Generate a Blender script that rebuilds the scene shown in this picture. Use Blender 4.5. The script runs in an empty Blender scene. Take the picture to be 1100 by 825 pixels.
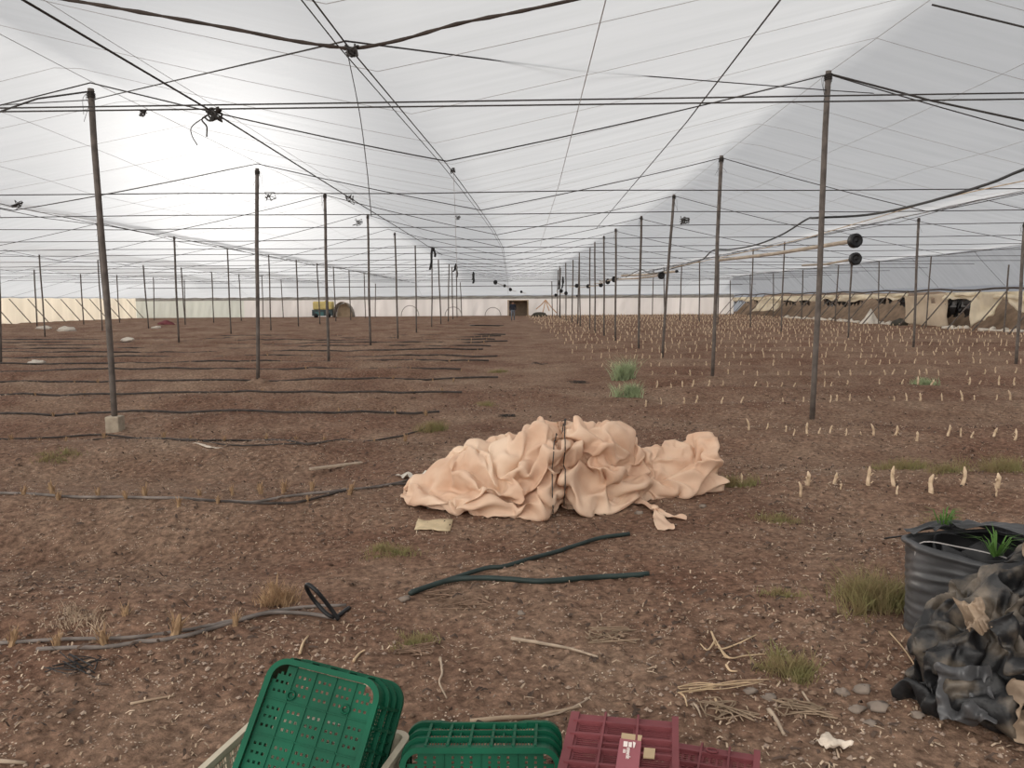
import bpy, math, random, lzma, base64
import numpy as np
from mathutils import Vector, Matrix, Euler
random.seed(7); rng = np.random.default_rng(11)
SC = bpy.context.scene; COL = SC.collection; R = math.radians

# ------------------------------------------------------------------ camera and pixel helpers
EYE = Vector((0, 0, 1.57)); F = 830.0
CR = Matrix.Rotation(R(90 - 6.2), 3, 'X') @ Matrix.Rotation(R(-.38), 3, 'Z')
cd = bpy.data.cameras.new('camera'); cam = bpy.data.objects.new('camera', cd); COL.objects.link(cam)
cam.location = EYE; cam.rotation_euler = CR.to_euler(); cd.sensor_width = 36; cd.lens = 36 * F / 1100; cd.clip_end = 400; cd.clip_start = .05
SC.camera = cam
def ray(px, py): return CR @ Vector(((px - 550) / F, (412.5 - py) / F, -1))
def G(px, py, z=0.0):                       # the point at height z under a pixel
    d = ray(px, py); return EYE + d * ((z - EYE.z) / d.z)
def D(px, py, Y):                           # the point at distance Y
    d = ray(px, py); return EYE + d * (Y / d.y)

# ------------------------------------------------------------------ noise and the ground's height
def _h(ix, iy, iz, s):
    n = (ix * 374761393 + iy * 668265263 + iz * 1442695041 + s * 974711) & 0xffffffff
    n = ((n ^ (n >> 13)) * 1274126177) & 0xffffffff
    return ((n ^ (n >> 16)) & 0xffff) / 32767.5 - 1
def vn(x, y, s=0, z=None):
    x = np.asarray(x, float); y = np.asarray(y, float)
    ix = np.floor(x).astype(np.int64); iy = np.floor(y).astype(np.int64); fx = x - ix; fy = y - iy
    u = fx * fx * (3 - 2 * fx); v = fy * fy * (3 - 2 * fy)
    if z is None:
        a = _h(ix, iy, 0, s); b = _h(ix + 1, iy, 0, s); c = _h(ix, iy + 1, 0, s); d = _h(ix + 1, iy + 1, 0, s)
        return (a * (1 - u) + b * u) * (1 - v) + (c * (1 - u) + d * u) * v
    z = np.asarray(z, float); iz = np.floor(z).astype(np.int64); fz = z - iz; w = fz * fz * (3 - 2 * fz)
    def L(k):
        a = _h(ix, iy, iz + k, s); b = _h(ix + 1, iy, iz + k, s); c = _h(ix, iy + 1, iz + k, s); d = _h(ix + 1, iy + 1, iz + k, s)
        return (a * (1 - u) + b * u) * (1 - v) + (c * (1 - u) + d * u) * v
    return L(0) * (1 - w) + L(1) * w
def sstep(a, b, x):
    t = np.clip((np.asarray(x, float) - a) / (b - a), 0, 1); return t * t * (3 - 2 * t)
ROW0, ROWP = 6.55, 2.18                      # first planted row right of the path and the spacing of the rows
LROW0 = 6.1
def gzn(x, y, fine=True):
    x = np.asarray(x, float); y = np.asarray(y, float)
    right = sstep(1.7, 2.6, x + .25 * vn(x * .7, y * .7, 5)); left = 1 - sstep(-2.1, -.9, x + .3 * vn(x * .7, y * .7, 6))
    z = .05 * right * np.cos(2 * np.pi * (y - ROW0) / ROWP) + .075 * left * np.cos(2 * np.pi * (y - LROW0) / ROWP + .6)
    z = z * sstep(2.6, 4.5, y) + .03 * vn(x * .45, y * .6, 1) + .022 * vn(x * 1.6, y * 1.8, 2)
    z = z - .05 * np.exp(-(((x + 3.2) / 1.1) ** 2 + ((y - 4.95) / .28) ** 2))
    if fine:
        z = z + .013 * vn(x * 5, y * 5, 3) + .011 * np.abs(vn(x * 13, y * 13, 4)) * (1 + vn(x * 1.1, y * 1.1, 8)) + .005 * vn(x * 34, y * 34, 9)
    return z
def gz(x, y): return float(gzn(x, y))
def onG(px, py, dz=0.0):
    p = G(px, py)
    for _ in range(4): p = G(px, py, gz(p.x, p.y))
    p.z += dz; return p

# ------------------------------------------------------------------ materials
def mat(name, col, rough=.8, var=.25, scale=6, col2=None, bump=0, metal=0, trans=0, spec=.3, bscale=None, detail=4):
    m = bpy.data.materials.new(name); m.use_nodes = True; nt = m.node_tree; N = nt.nodes; L = nt.links
    b = N['Principled BSDF']; b.inputs['Roughness'].default_value = rough; b.inputs['Metallic'].default_value = metal
    b.inputs['Specular IOR Level'].default_value = spec
    tc = N.new('ShaderNodeTexCoord'); nz = N.new('ShaderNodeTexNoise'); nz.inputs['Scale'].default_value = scale; nz.inputs['Detail'].default_value = detail
    L.new(tc.outputs['Object'], nz.inputs['Vector'])
    rp = N.new('ShaderNodeValToRGB'); L.new(nz.outputs['Fac'], rp.inputs['Fac'])
    c2 = col2 or [c * (1 - var) for c in col[:3]]; c1 = col if col2 else [min(1, c * (1 + var)) for c in col[:3]]
    rp.color_ramp.elements[0].position = .32; rp.color_ramp.elements[1].position = .68
    rp.color_ramp.elements[0].color = (*c2[:3], 1); rp.color_ramp.elements[1].color = (*c1[:3], 1)
    L.new(rp.outputs['Color'], b.inputs['Base Color'])
    if bump:
        n2 = N.new('ShaderNodeTexNoise'); n2.inputs['Scale'].default_value = bscale or scale * 5; n2.inputs['Detail'].default_value = 5
        L.new(tc.outputs['Object'], n2.inputs['Vector'])
        bp = N.new('ShaderNodeBump'); bp.inputs['Strength'].default_value = bump; bp.inputs['Distance'].default_value = .01
        L.new(n2.outputs['Fac'], bp.inputs['Height']); L.new(bp.outputs['Normal'], b.inputs['Normal'])
    if trans:
        t = N.new('ShaderNodeBsdfTranslucent'); mx = N.new('ShaderNodeMixShader'); mx.inputs[0].default_value = trans
        L.new(rp.outputs['Color'], t.inputs['Color']); L.new(b.outputs[0], mx.inputs[1]); L.new(t.outputs[0], mx.inputs[2])
        L.new(mx.outputs[0], N['Material Output'].inputs['Surface'])
    return m
def creases(m, scale, strength, dist, stretch=(1, 1, 1), rot=(0, 0, 0)):          # sharp fold lines as relief
    nt = m.node_tree; N = nt.nodes; L = nt.links; b = N['Principled BSDF']; tc = N.new('ShaderNodeTexCoord'); mp = N.new('ShaderNodeMapping'); mp.inputs['Scale'].default_value = stretch; mp.inputs['Rotation'].default_value = rot
    n = N.new('ShaderNodeTexNoise'); n.noise_type = 'RIDGED_MULTIFRACTAL'; n.inputs['Scale'].default_value = scale; n.inputs['Detail'].default_value = 3
    L.new(tc.outputs['Object'], mp.inputs[0]); L.new(mp.outputs[0], n.inputs['Vector']); bp = N.new('ShaderNodeBump'); bp.inputs['Strength'].default_value = strength; bp.inputs['Distance'].default_value = dist
    L.new(n.outputs['Fac'], bp.inputs['Height'])
    if b.inputs['Normal'].is_linked: L.new(b.inputs['Normal'].links[0].from_socket, bp.inputs['Normal'])
    L.new(bp.outputs[0], b.inputs['Normal'])
M = {}
M['post'] = mat('weathered_metal', (.115, .096, .084), .7, .3, 9, bump=.1)
M['wire'] = mat('dark_wire', (.05, .045, .042), .6, .2)
M['twine'] = mat('pale_wire', (.33, .31, .30), .6, .2)
M['edge'] = mat('brown_edge', (.06, .045, .037), .8, .3)
M['concrete'] = mat('concrete', (.36, .3, .23), .9, .2, 12, bump=.3)
M['soil'] = mat('soil_clod', (.21, .14, .10), 1, .3, 14, bump=.6, spec=.1)
M['black'] = mat('black_plastic', (.012, .012, .013), .45, .3, 8, bump=.2)
M['hose'] = mat('dusty_black_hose', (.055, .045, .040), .8, .4, 10)
M['hosegrey'] = mat('dusty_hose', (.17, .145, .13), .8, .45, 7)
M['hosegreen'] = mat('dark_green_hose', (.022, .035, .032), .5, .3, 8)
M['stub'] = mat('dry_stem', (.74, .57, .40), .8, .22, 20, col2=(.44, .32, .21), bump=.2)
M['tuft'] = mat('dry_fibre', (.50, .34, .20), .9, .3, 20, col2=(.30, .19, .11), trans=.2)
M['straw'] = mat('straw', (.58, .45, .33), .9, .3, 3, col2=(.24, .17, .115))
M['stalk'] = mat('brown_stalk', (.26, .19, .13), .9, .3, 6)
M['deadleaf'] = mat('dead_leaf', (.075, .05, .038), .9, .4, 3)
M['root'] = mat('pale_root', (.52, .38, .24), .8, .25, 12)
M['wood'] = mat('grey_wood', (.36, .28, .21), .9, .25, 14)
M['gravel'] = mat('gravel', (.40, .31, .245), .95, .3, 2, col2=(.20, .145, .115), spec=.2)
M['stone'] = mat('stone', (.21, .17, .14), .95, .2, 12, bump=.3)
M['weed'] = mat('weed', (.25, .24, .10), .8, .3, 9, col2=(.30, .22, .12), trans=.3)
M['greenweed'] = mat('green_weed', (.36, .42, .25), .8, .25, 9, trans=.35)
M['fresh'] = mat('fresh_grass', (.08, .17, .035), .7, .3, 9, trans=.3)
M['green'] = mat('green_plastic', (.0006, .080, .040), .55, .25, 5, spec=.2, bump=.06)
M['cream'] = mat('cream_plastic', (.50, .44, .34), .6, .15, 6, bump=.1)
M['red'] = mat('dusty_red_plastic', (.16, .045, .05), .6, .25, 6, spec=.2, bump=.1)
M['label'] = mat('red_label', (.28, .085, .10), .6, .1)
M['tan'] = mat('tan_plate', (.42, .31, .19), .8, .15)
M['white'] = mat('white_print', (.75, .66, .62), .7, .1)
M['paper'] = mat('paper', (.62, .53, .44), .9, .2, 14, bump=.3)
M['card'] = mat('card', (.52, .41, .26), .8, .15, 12, bump=.2)
M['cloth'] = mat('cream_cloth', (.62, .53, .40), .9, .15, 3, trans=.35)
M['whitecloth'] = mat('white_cloth', (.72, .66, .58), .9, .12, 4, trans=.3)
M['rust'] = mat('rusty_earth', (.16, .11, .075), 1, .3, 2, bump=.5)

# ------------------------------------------------------------------ mesh helpers
class MB:
    def __init__(s): s.v = []; s.f = []
    def add(s, vs, fs):
        n = len(s.v); s.v += [tuple(v) for v in vs]; s.f += [tuple(i + n for i in f) for f in fs]; return s
    def box(s, c, d, rot=None):
        vs = []
        for x, y, z in ((-1,-1,-1),(1,-1,-1),(1,1,-1),(-1,1,-1),(-1,-1,1),(1,-1,1),(1,1,1),(-1,1,1)):
            v = Vector((x * d[0] / 2, y * d[1] / 2, z * d[2] / 2))
            if rot is not None: v = rot @ v
            vs.append(v + Vector(c))
        return s.add(vs, [(0,3,2,1),(4,5,6,7),(0,1,5,4),(1,2,6,5),(2,3,7,6),(3,0,4,7)])
    def tube(s, pts, r, n=5, cap=True):
        pts = [Vector(p) for p in pts]; m = len(pts); rs = r if isinstance(r, (list, tuple)) else [r] * m
        vs = []; up = None
        for i, p in enumerate(pts):
            t = (pts[min(i + 1, m - 1)] - pts[max(i - 1, 0)])
            if t.length < 1e-9: t = Vector((0, 0, 1))
            t.normalize()
            if up is None: up = Vector((0, 0, 1)) if abs(t.z) < .9 else Vector((1, 0, 0))
            a = up - t * up.dot(t)
            if a.length < 1e-5: a = t.orthogonal()
            a.normalize(); up = a; b = t.cross(a)
            for k in range(n):
                w = 2 * math.pi * k / n; vs.append(p + (a * math.cos(w) + b * math.sin(w)) * rs[i])
        fs = [(i * n + k, i * n + (k + 1) % n, (i + 1) * n + (k + 1) % n, (i + 1) * n + k) for i in range(m - 1) for k in range(n)]
        if cap: fs += [tuple(range(n))[::-1], tuple((m - 1) * n + k for k in range(n))]
        return s.add(vs, fs)
    def build(s, name, m, parent=None, smooth=False, loc=None):
        me = bpy.data.meshes.new(name); L = Vector(loc) if loc is not None else Vector((0, 0, 0))
        me.from_pydata([(v[0] - L.x, v[1] - L.y, v[2] - L.z) for v in s.v], [], s.f)
        return link(name, me, m, parent, smooth, L)
def link(name, me, m, parent=None, smooth=False, loc=(0, 0, 0)):
    me.materials.append(m); o = bpy.data.objects.new(name, me); COL.objects.link(o); o.location = loc
    if smooth: me.polygons.foreach_set('use_smooth', [True] * len(me.polygons))
    if parent is not None: o.parent = parent
    return o
def tag(o, label=None, cat=None, group=None, kind=None):
    if label: o['label'] = label
    if cat: o['category'] = cat
    if group: o['group'] = group
    if kind: o['kind'] = kind
    return o
def empty(name, loc, label, cat, group=None):
    o = bpy.data.objects.new(name, None); COL.objects.link(o); o.location = loc; o.empty_display_size = .1
    return tag(o, label, cat, group)
def spline(pts, n=6):
    pts = [Vector(p) for p in pts]
    if len(pts) < 3: return pts
    P = [pts[0] * 2 - pts[1]] + pts + [pts[-1] * 2 - pts[-2]]; out = []
    for i in range(1, len(P) - 2):
        for k in range(n):
            t = k / n; a, b, c, d = P[i - 1], P[i], P[i + 1], P[i + 2]
            out.append(.5 * (2 * b + (c - a) * t + (2 * a - 5 * b + 4 * c - d) * t * t + (3 * b - a - 3 * c + d) * t ** 3))
    return out + [pts[-1]]
def np_mesh(name, V, Fq, m, smooth=True, parent=None):
    me = bpy.data.meshes.new(name); nv, nf = len(V), len(Fq)
    me.vertices.add(nv); me.vertices.foreach_set('co', np.ascontiguousarray(V, dtype=np.float32).ravel())
    me.loops.add(nf * 4); me.polygons.add(nf)
    me.loops.foreach_set('vertex_index', np.ascontiguousarray(Fq, dtype=np.int32).ravel())
    me.polygons.foreach_set('loop_start', np.arange(nf, dtype=np.int32) * 4)
    me.update(calc_edges=True)
    return link(name, me, m, parent, smooth)
def grid_faces(nu, nv, wrap=False):
    i = np.arange(nu - 1)[:, None]; j = np.arange(nv if wrap else nv - 1)[None, :]; k = (j + 1) % nv
    return np.stack([i * nv + j + 0 * k, i * nv + k, (i + 1) * nv + k, (i + 1) * nv + j + 0 * k], -1).reshape(-1, 4)
ORD = ['nearest', 'second', 'third', 'fourth', 'fifth', 'sixth', 'seventh', 'eighth', 'ninth', 'tenth', 'eleventh', 'twelfth', 'thirteenth', 'fourteenth', 'fifteenth', 'sixteenth', 'seventeenth', 'eighteenth', 'nineteenth', 'twentieth']
ORD += ['twenty-' + w for w in ('first', 'second', 'third', 'fourth', 'fifth', 'sixth', 'seventh', 'eighth', 'ninth')] + ['thirtieth'] + ['thirty-' + w for w in ('first', 'second', 'third', 'fourth', 'fifth', 'sixth', 'seventh', 'eighth', 'ninth')]
FST = ['first'] + ORD[1:]

# ------------------------------------------------------------------ the sheeted roof's shape
RX = [-30.4, -21.8, -13.2, -4.7, 4.0, 12.5, 21.0]           # ridge lines = rows of posts
WL, WR, WB = -38.2, 22.6, 79.0
VC_Y = [0, 5.2, 10, 14.5, 18.7, 25, 80]; VC_X = [-1.25, -1.06, -.76, -.56, -.40, -.25, -.3]
HEADS = {3: [D(97, 88, 9.3), D(276, 175, 14), D(349, 209, 19.7), D(395, 232, 26)], 4: [D(890, 79, 10), D(775, 169, 15.6), D(724, 210, 20.9), D(689, 233, 24.8)]}
def ridge_x(k, Y):
    if k not in HEADS: return np.full(np.shape(Y), RX[k])
    h = HEADS[k]; return np.interp(Y, [v.y for v in h] + [34], [v.x for v in h] + [RX[k]])
def valley_x(k, Y): return np.interp(Y, VC_Y, VC_X) if k == 3 else (ridge_x(k, Y) + ridge_x(k + 1, Y)) / 2
def ridge_z(k, Y):
    if k in HEADS: h = HEADS[k]; return np.interp(Y, [v.y for v in h] + [38], [v.z for v in h] + [4.24]) + .01
    return np.full(np.shape(Y), 3.62 if k == 6 else 4.14) + .05 * np.sin(np.asarray(Y) * 1.3 + k)
def roof_z(X, Y):
    X = np.asarray(X, float); Y = np.asarray(Y, float); z = np.zeros(np.broadcast(X, Y).shape)
    X, Y = np.broadcast_arrays(X, Y)
    for k in range(6):
        xv = valley_x(k, Y); hv = 3.27 + (.05 * np.sin(Y * .9 + k * 2) if k != 3 else 0)
        for a, hr in ((ridge_x(k, Y), ridge_z(k, Y)), (ridge_x(k + 1, Y), ridge_z(k + 1, Y))):
            t = (X - a) / (xv - a); mk = (t >= 0) & (t <= 1)
            zz = hr + (hv - hr) * t - .03 * 4 * t * (1 - t)
            z = np.where(mk, zz, z)
    lf = X < RX[0]; z = np.where(lf, 2.0 + (X - WL) / (RX[0] - WL) * (4.14 - 2.0), z)
    rt = X > RX[6]; z = np.where(rt, 2.0 + (WR - X) / (WR - RX[6]) * (3.62 - 2.0), z)
    e = sstep(71, WB, Y) ** 1.3
    return z * (1 - e) + np.minimum(z, 2.0) * e
# ------------------------------------------------------------------ draped cloth: slack sheets gathered round a lumpy core and left to settle
from mathutils import noise
def settle(P, NU, NV, noise_x, bend, smin, smax, grav, core_s, core_w, frames, seed, pinned, off, dist):
    P = np.array(P); us = np.linspace(P[0, 0], P[-1, 0], NU)
    def wrap(sc, off, wr):
        vs = []
        for x in us:
            h, r, yc = (np.interp(x, P[:, 0], P[:, k]) for k in (1, 2, 3)); zc = max(h / 2, np.interp(x, P[:, 0], P[:, 4]))
            for j in range(NV):
                t = 2 * math.pi * j / NV; c, s = math.cos(t), math.sin(t); c = math.copysign(abs(c) ** .75, c); s = math.copysign(abs(s) ** .75, s); k = 1.0
                if wr:
                    p = Vector((x * noise_x + seed, c * 1.3, s * 1.3)); k += wr * (noise.noise(p * 1.7) + .6 * noise.noise(p * 4 + Vector((7, 0, 0))))
                vs.append((x + (wr * .35 * noise.noise(Vector((x * 5, c * 2, s * 2 + 9 + seed))) if wr else 0), yc + (r * sc + off) * k * c, max(zc + (h / 2 * sc + off) * k * s + .012, .012)))
        return vs, grid_faces(NU, NV, True).tolist()
    def mk(n, vs, fs):
        m = bpy.data.meshes.new(n); m.from_pydata(vs, [], fs); o = bpy.data.objects.new(n, m); COL.objects.link(o); return o
    core = mk('core', *wrap(core_s, 0, core_w)); core.modifiers.new('c', 'COLLISION'); core.collision.thickness_outer = .008; core.collision.cloth_friction = 15
    fl = mk('plate', [(-4, 0, 0), (5, 0, 0), (5, 10, 0), (-4, 10, 0)], [(0, 1, 2, 3)]); fl.modifiers.new('c', 'COLLISION'); fl.collision.thickness_outer = .005; fl.collision.cloth_friction = 20
    vs, fs = wrap(.97, off, .26); o = mk('slack', vs, fs)
    g = o.vertex_groups.new(name='pin')
    for i, x in enumerate(us):
        if i == NU - 1 or abs(x - pinned) < .012: g.add(list(range(i * NV, (i + 1) * NV)), 1.0, 'REPLACE')
    gs = o.vertex_groups.new(name='slackness')
    for k, v in enumerate(vs): gs.add([k], max(0, min(1, .5 + .9 * noise.noise(Vector(v) * noise_x + Vector((seed, 0, 0))))), 'REPLACE')
    m = o.modifiers.new('cloth', 'CLOTH'); s = m.settings
    s.quality = 7; s.mass = .12; s.tension_stiffness = 12; s.compression_stiffness = 8; s.shear_stiffness = 4; s.bending_stiffness = bend
    s.tension_damping = 5; s.compression_damping = 5; s.shear_damping = 5; s.bending_damping = .4; s.air_damping = 3
    s.vertex_group_mass = 'pin'; s.pin_stiffness = 1; s.vertex_group_shrink = 'slackness'; s.shrink_min = smin; s.shrink_max = smax; s.effector_weights.gravity = grav
    cs = m.collision_settings; cs.use_collision = True; cs.distance_min = dist; cs.use_self_collision = True; cs.self_distance_min = dist * .85; cs.collision_quality = 3; cs.self_friction = 8
    SC.frame_start = 1; SC.frame_end = frames; m.point_cache.frame_end = frames
    for f in range(1, frames + 1): SC.frame_set(f)
    ev = o.evaluated_get(bpy.context.evaluated_depsgraph_get()); me = ev.to_mesh(); co = np.empty(len(me.vertices) * 3, np.float32); me.vertices.foreach_get('co', co); ev.to_mesh_clear()
    for q in (o, core, fl): md = q.data; bpy.data.objects.remove(q); bpy.data.meshes.remove(md)
    SC.frame_set(1); return co.reshape(NU, NV, 3).astype(float)
NET = settle([[-.80, .16, .10, 5.98, 0], [-.70, .30, .20, 5.95, 0], [-.5, .44, .34, 5.88, 0], [-.2, .52, .40, 5.82, 0], [0, .56, .42, 5.84, 0], [.25, .62, .40, 5.9, 0], [.40, .54, .33, 5.97, 0], [.54, .62, .36, 5.98, 0], [.8, .62, .34, 6.05, 0], [1.0, .46, .26, 6.15, 0],
              [1.12, .38, .19, 6.25, 0], [1.4, .40, .18, 6.32, .17], [1.60, .40, .18, 6.36, .17], [1.66, .34, .15, 6.36, .17], [1.68, .04, .02, 6.36, .17]],
             132, 84, 2.2, .13, -.45, -1.3, .85, .70, .33, 40, 3.0, .40, .03, .006)
BAG = settle([[1.52, .08, .05, 2.86, 0], [1.57, .28, .13, 2.88, 0], [1.66, .38, .20, 2.88, 0], [1.75, .46, .23, 2.88, 0], [1.9, .56, .26, 2.87, 0], [2.1, .62, .28, 2.85, 0], [2.4, .6, .28, 2.82, 0], [2.6, .2, .15, 2.82, 0]],
             116, 90, 6.0, .01, -.6, -1.9, .5, .78, .36, 38, 1.0, 9.0, .02, .004)
# ------------------------------------------------------------------ sky, sun, colour management
def nodes(m): m.use_nodes = True; return m.node_tree.nodes, m.node_tree.links
GLOW_AZ, GLOW_EL = -20.0, 9.5; SUN_AZ, SUN_EL = -44, 12
dirn = lambda az, el: Vector((math.sin(R(az)) * math.cos(R(el)), math.cos(R(az)) * math.cos(R(el)), math.sin(R(el))))
gd, sd = dirn(GLOW_AZ, GLOW_EL), dirn(SUN_AZ, SUN_EL)
#(math.sin(R(SUN_AZ)) * math.cos(R(SUN_EL)), math.cos(R(SUN_AZ)) * math.cos(R(SUN_EL)), math.sin(R(SUN_EL))))
w = bpy.data.worlds.new('overcast_sky'); SC.world = w; N, L = nodes(w); bg = N['Background']
tc = N.new('ShaderNodeTexCoord')
dot = N.new('ShaderNodeVectorMath'); dot.operation = 'DOT_PRODUCT'; dot.inputs[1].default_value = gd; L.new(tc.outputs['Generated'], dot.inputs[0])
def mth(op, a, b=None, clamp=False):
    n = N.new('ShaderNodeMath'); n.operation = op; n.use_clamp = clamp
    for i, v in enumerate((a, b)):
        if v is None: continue
        if isinstance(v, (int, float)): n.inputs[i].default_value = v
        else: L.new(v, n.inputs[i])
    return n.outputs[0]
dp = mth('MAXIMUM', dot.outputs['Value'], 0.0)
g1 = mth('MULTIPLY', mth('POWER', dp, 120.0), 3.0); g2 = mth('MULTIPLY', mth('POWER', dp, 7.0), .22)
sep = N.new('ShaderNodeSeparateXYZ'); L.new(tc.outputs['Generated'], sep.inputs[0])
rp = N.new('ShaderNodeValToRGB'); L.new(mth('MULTIPLY_ADD', sep.outputs['Z'], 1.0), rp.inputs['Fac'])
e = rp.color_ramp.elements; e[0].position = 0; e[0].color = (.47, .44, .45, 1); e[1].position = 1; e[1].color = (.46, .465, .475, 1)
k = rp.color_ramp.elements.new(.3); k.color = (.36, .37, .40, 1)
cl = N.new('ShaderNodeTexNoise'); cl.inputs['Scale'].default_value = 2.4; cl.inputs['Detail'].default_value = 5; L.new(tc.outputs['Generated'], cl.inputs['Vector'])
cv = mth('MULTIPLY_ADD', cl.outputs['Fac'], .35); cv.node.inputs[2].default_value = .83
mul = N.new('ShaderNodeVectorMath'); mul.operation = 'SCALE'; L.new(rp.outputs['Color'], mul.inputs[0]); L.new(cv, mul.inputs['Scale'])
glow = N.new('ShaderNodeVectorMath'); glow.operation = 'SCALE'; glow.inputs[0].default_value = (1.0, .97, .93); L.new(mth('ADD', g1, g2), glow.inputs['Scale'])
ad = N.new('ShaderNodeVectorMath'); L.new(mul.outputs[0], ad.inputs[0]); L.new(glow.outputs[0], ad.inputs[1])
bk = N.new('ShaderNodeMapRange'); bk.interpolation_type = 'SMOOTHSTEP'; bk.inputs[1].default_value = .05; bk.inputs[2].default_value = .95; bk.inputs[3].default_value = 0; bk.inputs[4].default_value = 3.9
d2 = N.new('ShaderNodeVectorMath'); d2.operation = 'DOT_PRODUCT'; d2.inputs[1].default_value = Vector((-.58, -.78, .20)).normalized(); L.new(tc.outputs['Generated'], d2.inputs[0]); L.new(d2.outputs['Value'], bk.inputs[0])                               # brightness added to the unseen sky behind the camera, to light near things
back_fill = N.new('ShaderNodeVectorMath'); back_fill.operation = 'SCALE'; back_fill.inputs[0].default_value = (1.0, .95, .88); L.new(bk.outputs[0], back_fill.inputs['Scale'])
ad2 = N.new('ShaderNodeVectorMath'); L.new(ad.outputs[0], ad2.inputs[0]); L.new(back_fill.outputs[0], ad2.inputs[1])
L.new(ad2.outputs[0], bg.inputs['Color']); bg.inputs['Strength'].default_value = .66
sl = bpy.data.lights.new('hazy_sun', 'SUN'); so = bpy.data.objects.new('hazy_sun', sl); COL.objects.link(so)
sl.energy = 2.3; sl.angle = R(18); sl.color = (1, .90, .78); so.location = (0, 0, 12)
so.rotation_euler = sd.to_track_quat('Z', 'Y').to_euler()
SC.view_settings.view_transform = 'Standard'; SC.view_settings.look = 'None'; SC.view_settings.gamma = 1; SC.view_settings.exposure = 0.0
SC.view_settings.use_curve_mapping = False
SC.cycles.transparent_max_bounces = 24; SC.cycles.use_denoising = True; SC.cycles.max_bounces = 8

# ------------------------------------------------------------------ ground
def ground_mat():
    m = bpy.data.materials.new('dry_soil'); N, L = nodes(m); b = N['Principled BSDF']; b.inputs['Roughness'].default_value = 1; b.inputs['Specular IOR Level'].default_value = .08
    tc = N.new('ShaderNodeTexCoord')
    def nz(s, d=5, r=.55):
        n = N.new('ShaderNodeTexNoise'); n.inputs['Scale'].default_value = s; n.inputs['Detail'].default_value = d; n.inputs['Roughness'].default_value = r
        L.new(tc.outputs['Object'], n.inputs['Vector']); return n.outputs['Fac']
    def ramp(f, *st):
        r = N.new('ShaderNodeValToRGB'); L.new(f, r.inputs['Fac']); el = r.color_ramp.elements
        while len(el) < len(st): el.new(.5)
        for q, (p, c) in zip(el, st): q.position = p; q.color = (*c, 1)
        return r.outputs['Color']
    def mix(f, a, c, mode='MIX'):
        x = N.new('ShaderNodeMix'); x.data_type = 'RGBA'; x.blend_type = mode
        if isinstance(f, float): x.inputs[0].default_value = f
        else: L.new(f, x.inputs[0])
        L.new(a, x.inputs[6]); L.new(c, x.inputs[7]); return x.outputs[2]
    base = ramp(nz(.9, 7, .65), (.34, (.147, .088, .061)), (.5, (.223, .143, .101)), (.72, (.313, .220, .160)))
    red = ramp(nz(.45, 5), (.38, (.166, .086, .060)), (.7, (.285, .205, .148)))
    c = mix(.45, base, red)
    fine = ramp(nz(22, 6, .7), (.3, (.32, .29, .28)), (.5, (.86, .84, .83)), (.72, (1.6, 1.55, 1.5)))
    c = mix(1.0, c, fine, 'MULTIPLY')
    vo = N.new('ShaderNodeTexVoronoi'); vo.inputs['Scale'].default_value = 60; L.new(tc.outputs['Object'], vo.inputs['Vector'])
    sp = ramp(vo.outputs['Distance'], (.0, (1, 1, 1)), (.18, (1, 1, 1)), (.26, (0, 0, 0)))
    sel = ramp(nz(9, 2), (.52, (0, 0, 0)), (.60, (1, 1, 1)))
    spk = mix(1.0, sp, sel, 'MULTIPLY')
    lite = ramp(vo.outputs['Color'], (.1, (.38, .29, .22)), (.9, (.85, .72, .58)))
    x = N.new('ShaderNodeMath'); x.operation = 'MULTIPLY'; x.inputs[1].default_value = .8; L.new(spk, x.inputs[0])
    c = mix(x.outputs[0], c, lite)
    L.new(c, b.inputs['Base Color'])
    bp = N.new('ShaderNodeBump'); bp.inputs['Strength'].default_value = .9; bp.inputs['Distance'].default_value = .02; L.new(nz(30, 8, .7), bp.inputs['Height'])
    L.new(bp.outputs['Normal'], b.inputs['Normal']); return m
M['ground'] = ground_mat()
NY, NX = 700, 800
yy = np.concatenate([[-30, -12, -4, 0, .6], np.geomspace(1.0, 95, NY - 5)]); uu = np.linspace(-1, 1, NX)
half = np.where(yy < 1, .9 + 4.0, .9 * yy + 4.0); half[:3] = [40, 20, 10]
X = uu[None, :] * half[:, None]; Y = np.repeat(yy[:, None], NX, 1)
Z = gzn(X, Y)
bmask = sstep(50, 90, Y); Z = Z * (1 - bmask)
gr = np_mesh('ground', np.stack([X, Y, Z], -1).reshape(-1, 3), grid_faces(NY, NX)[:, ::-1], M['ground']); tag(gr, kind='structure')

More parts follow.
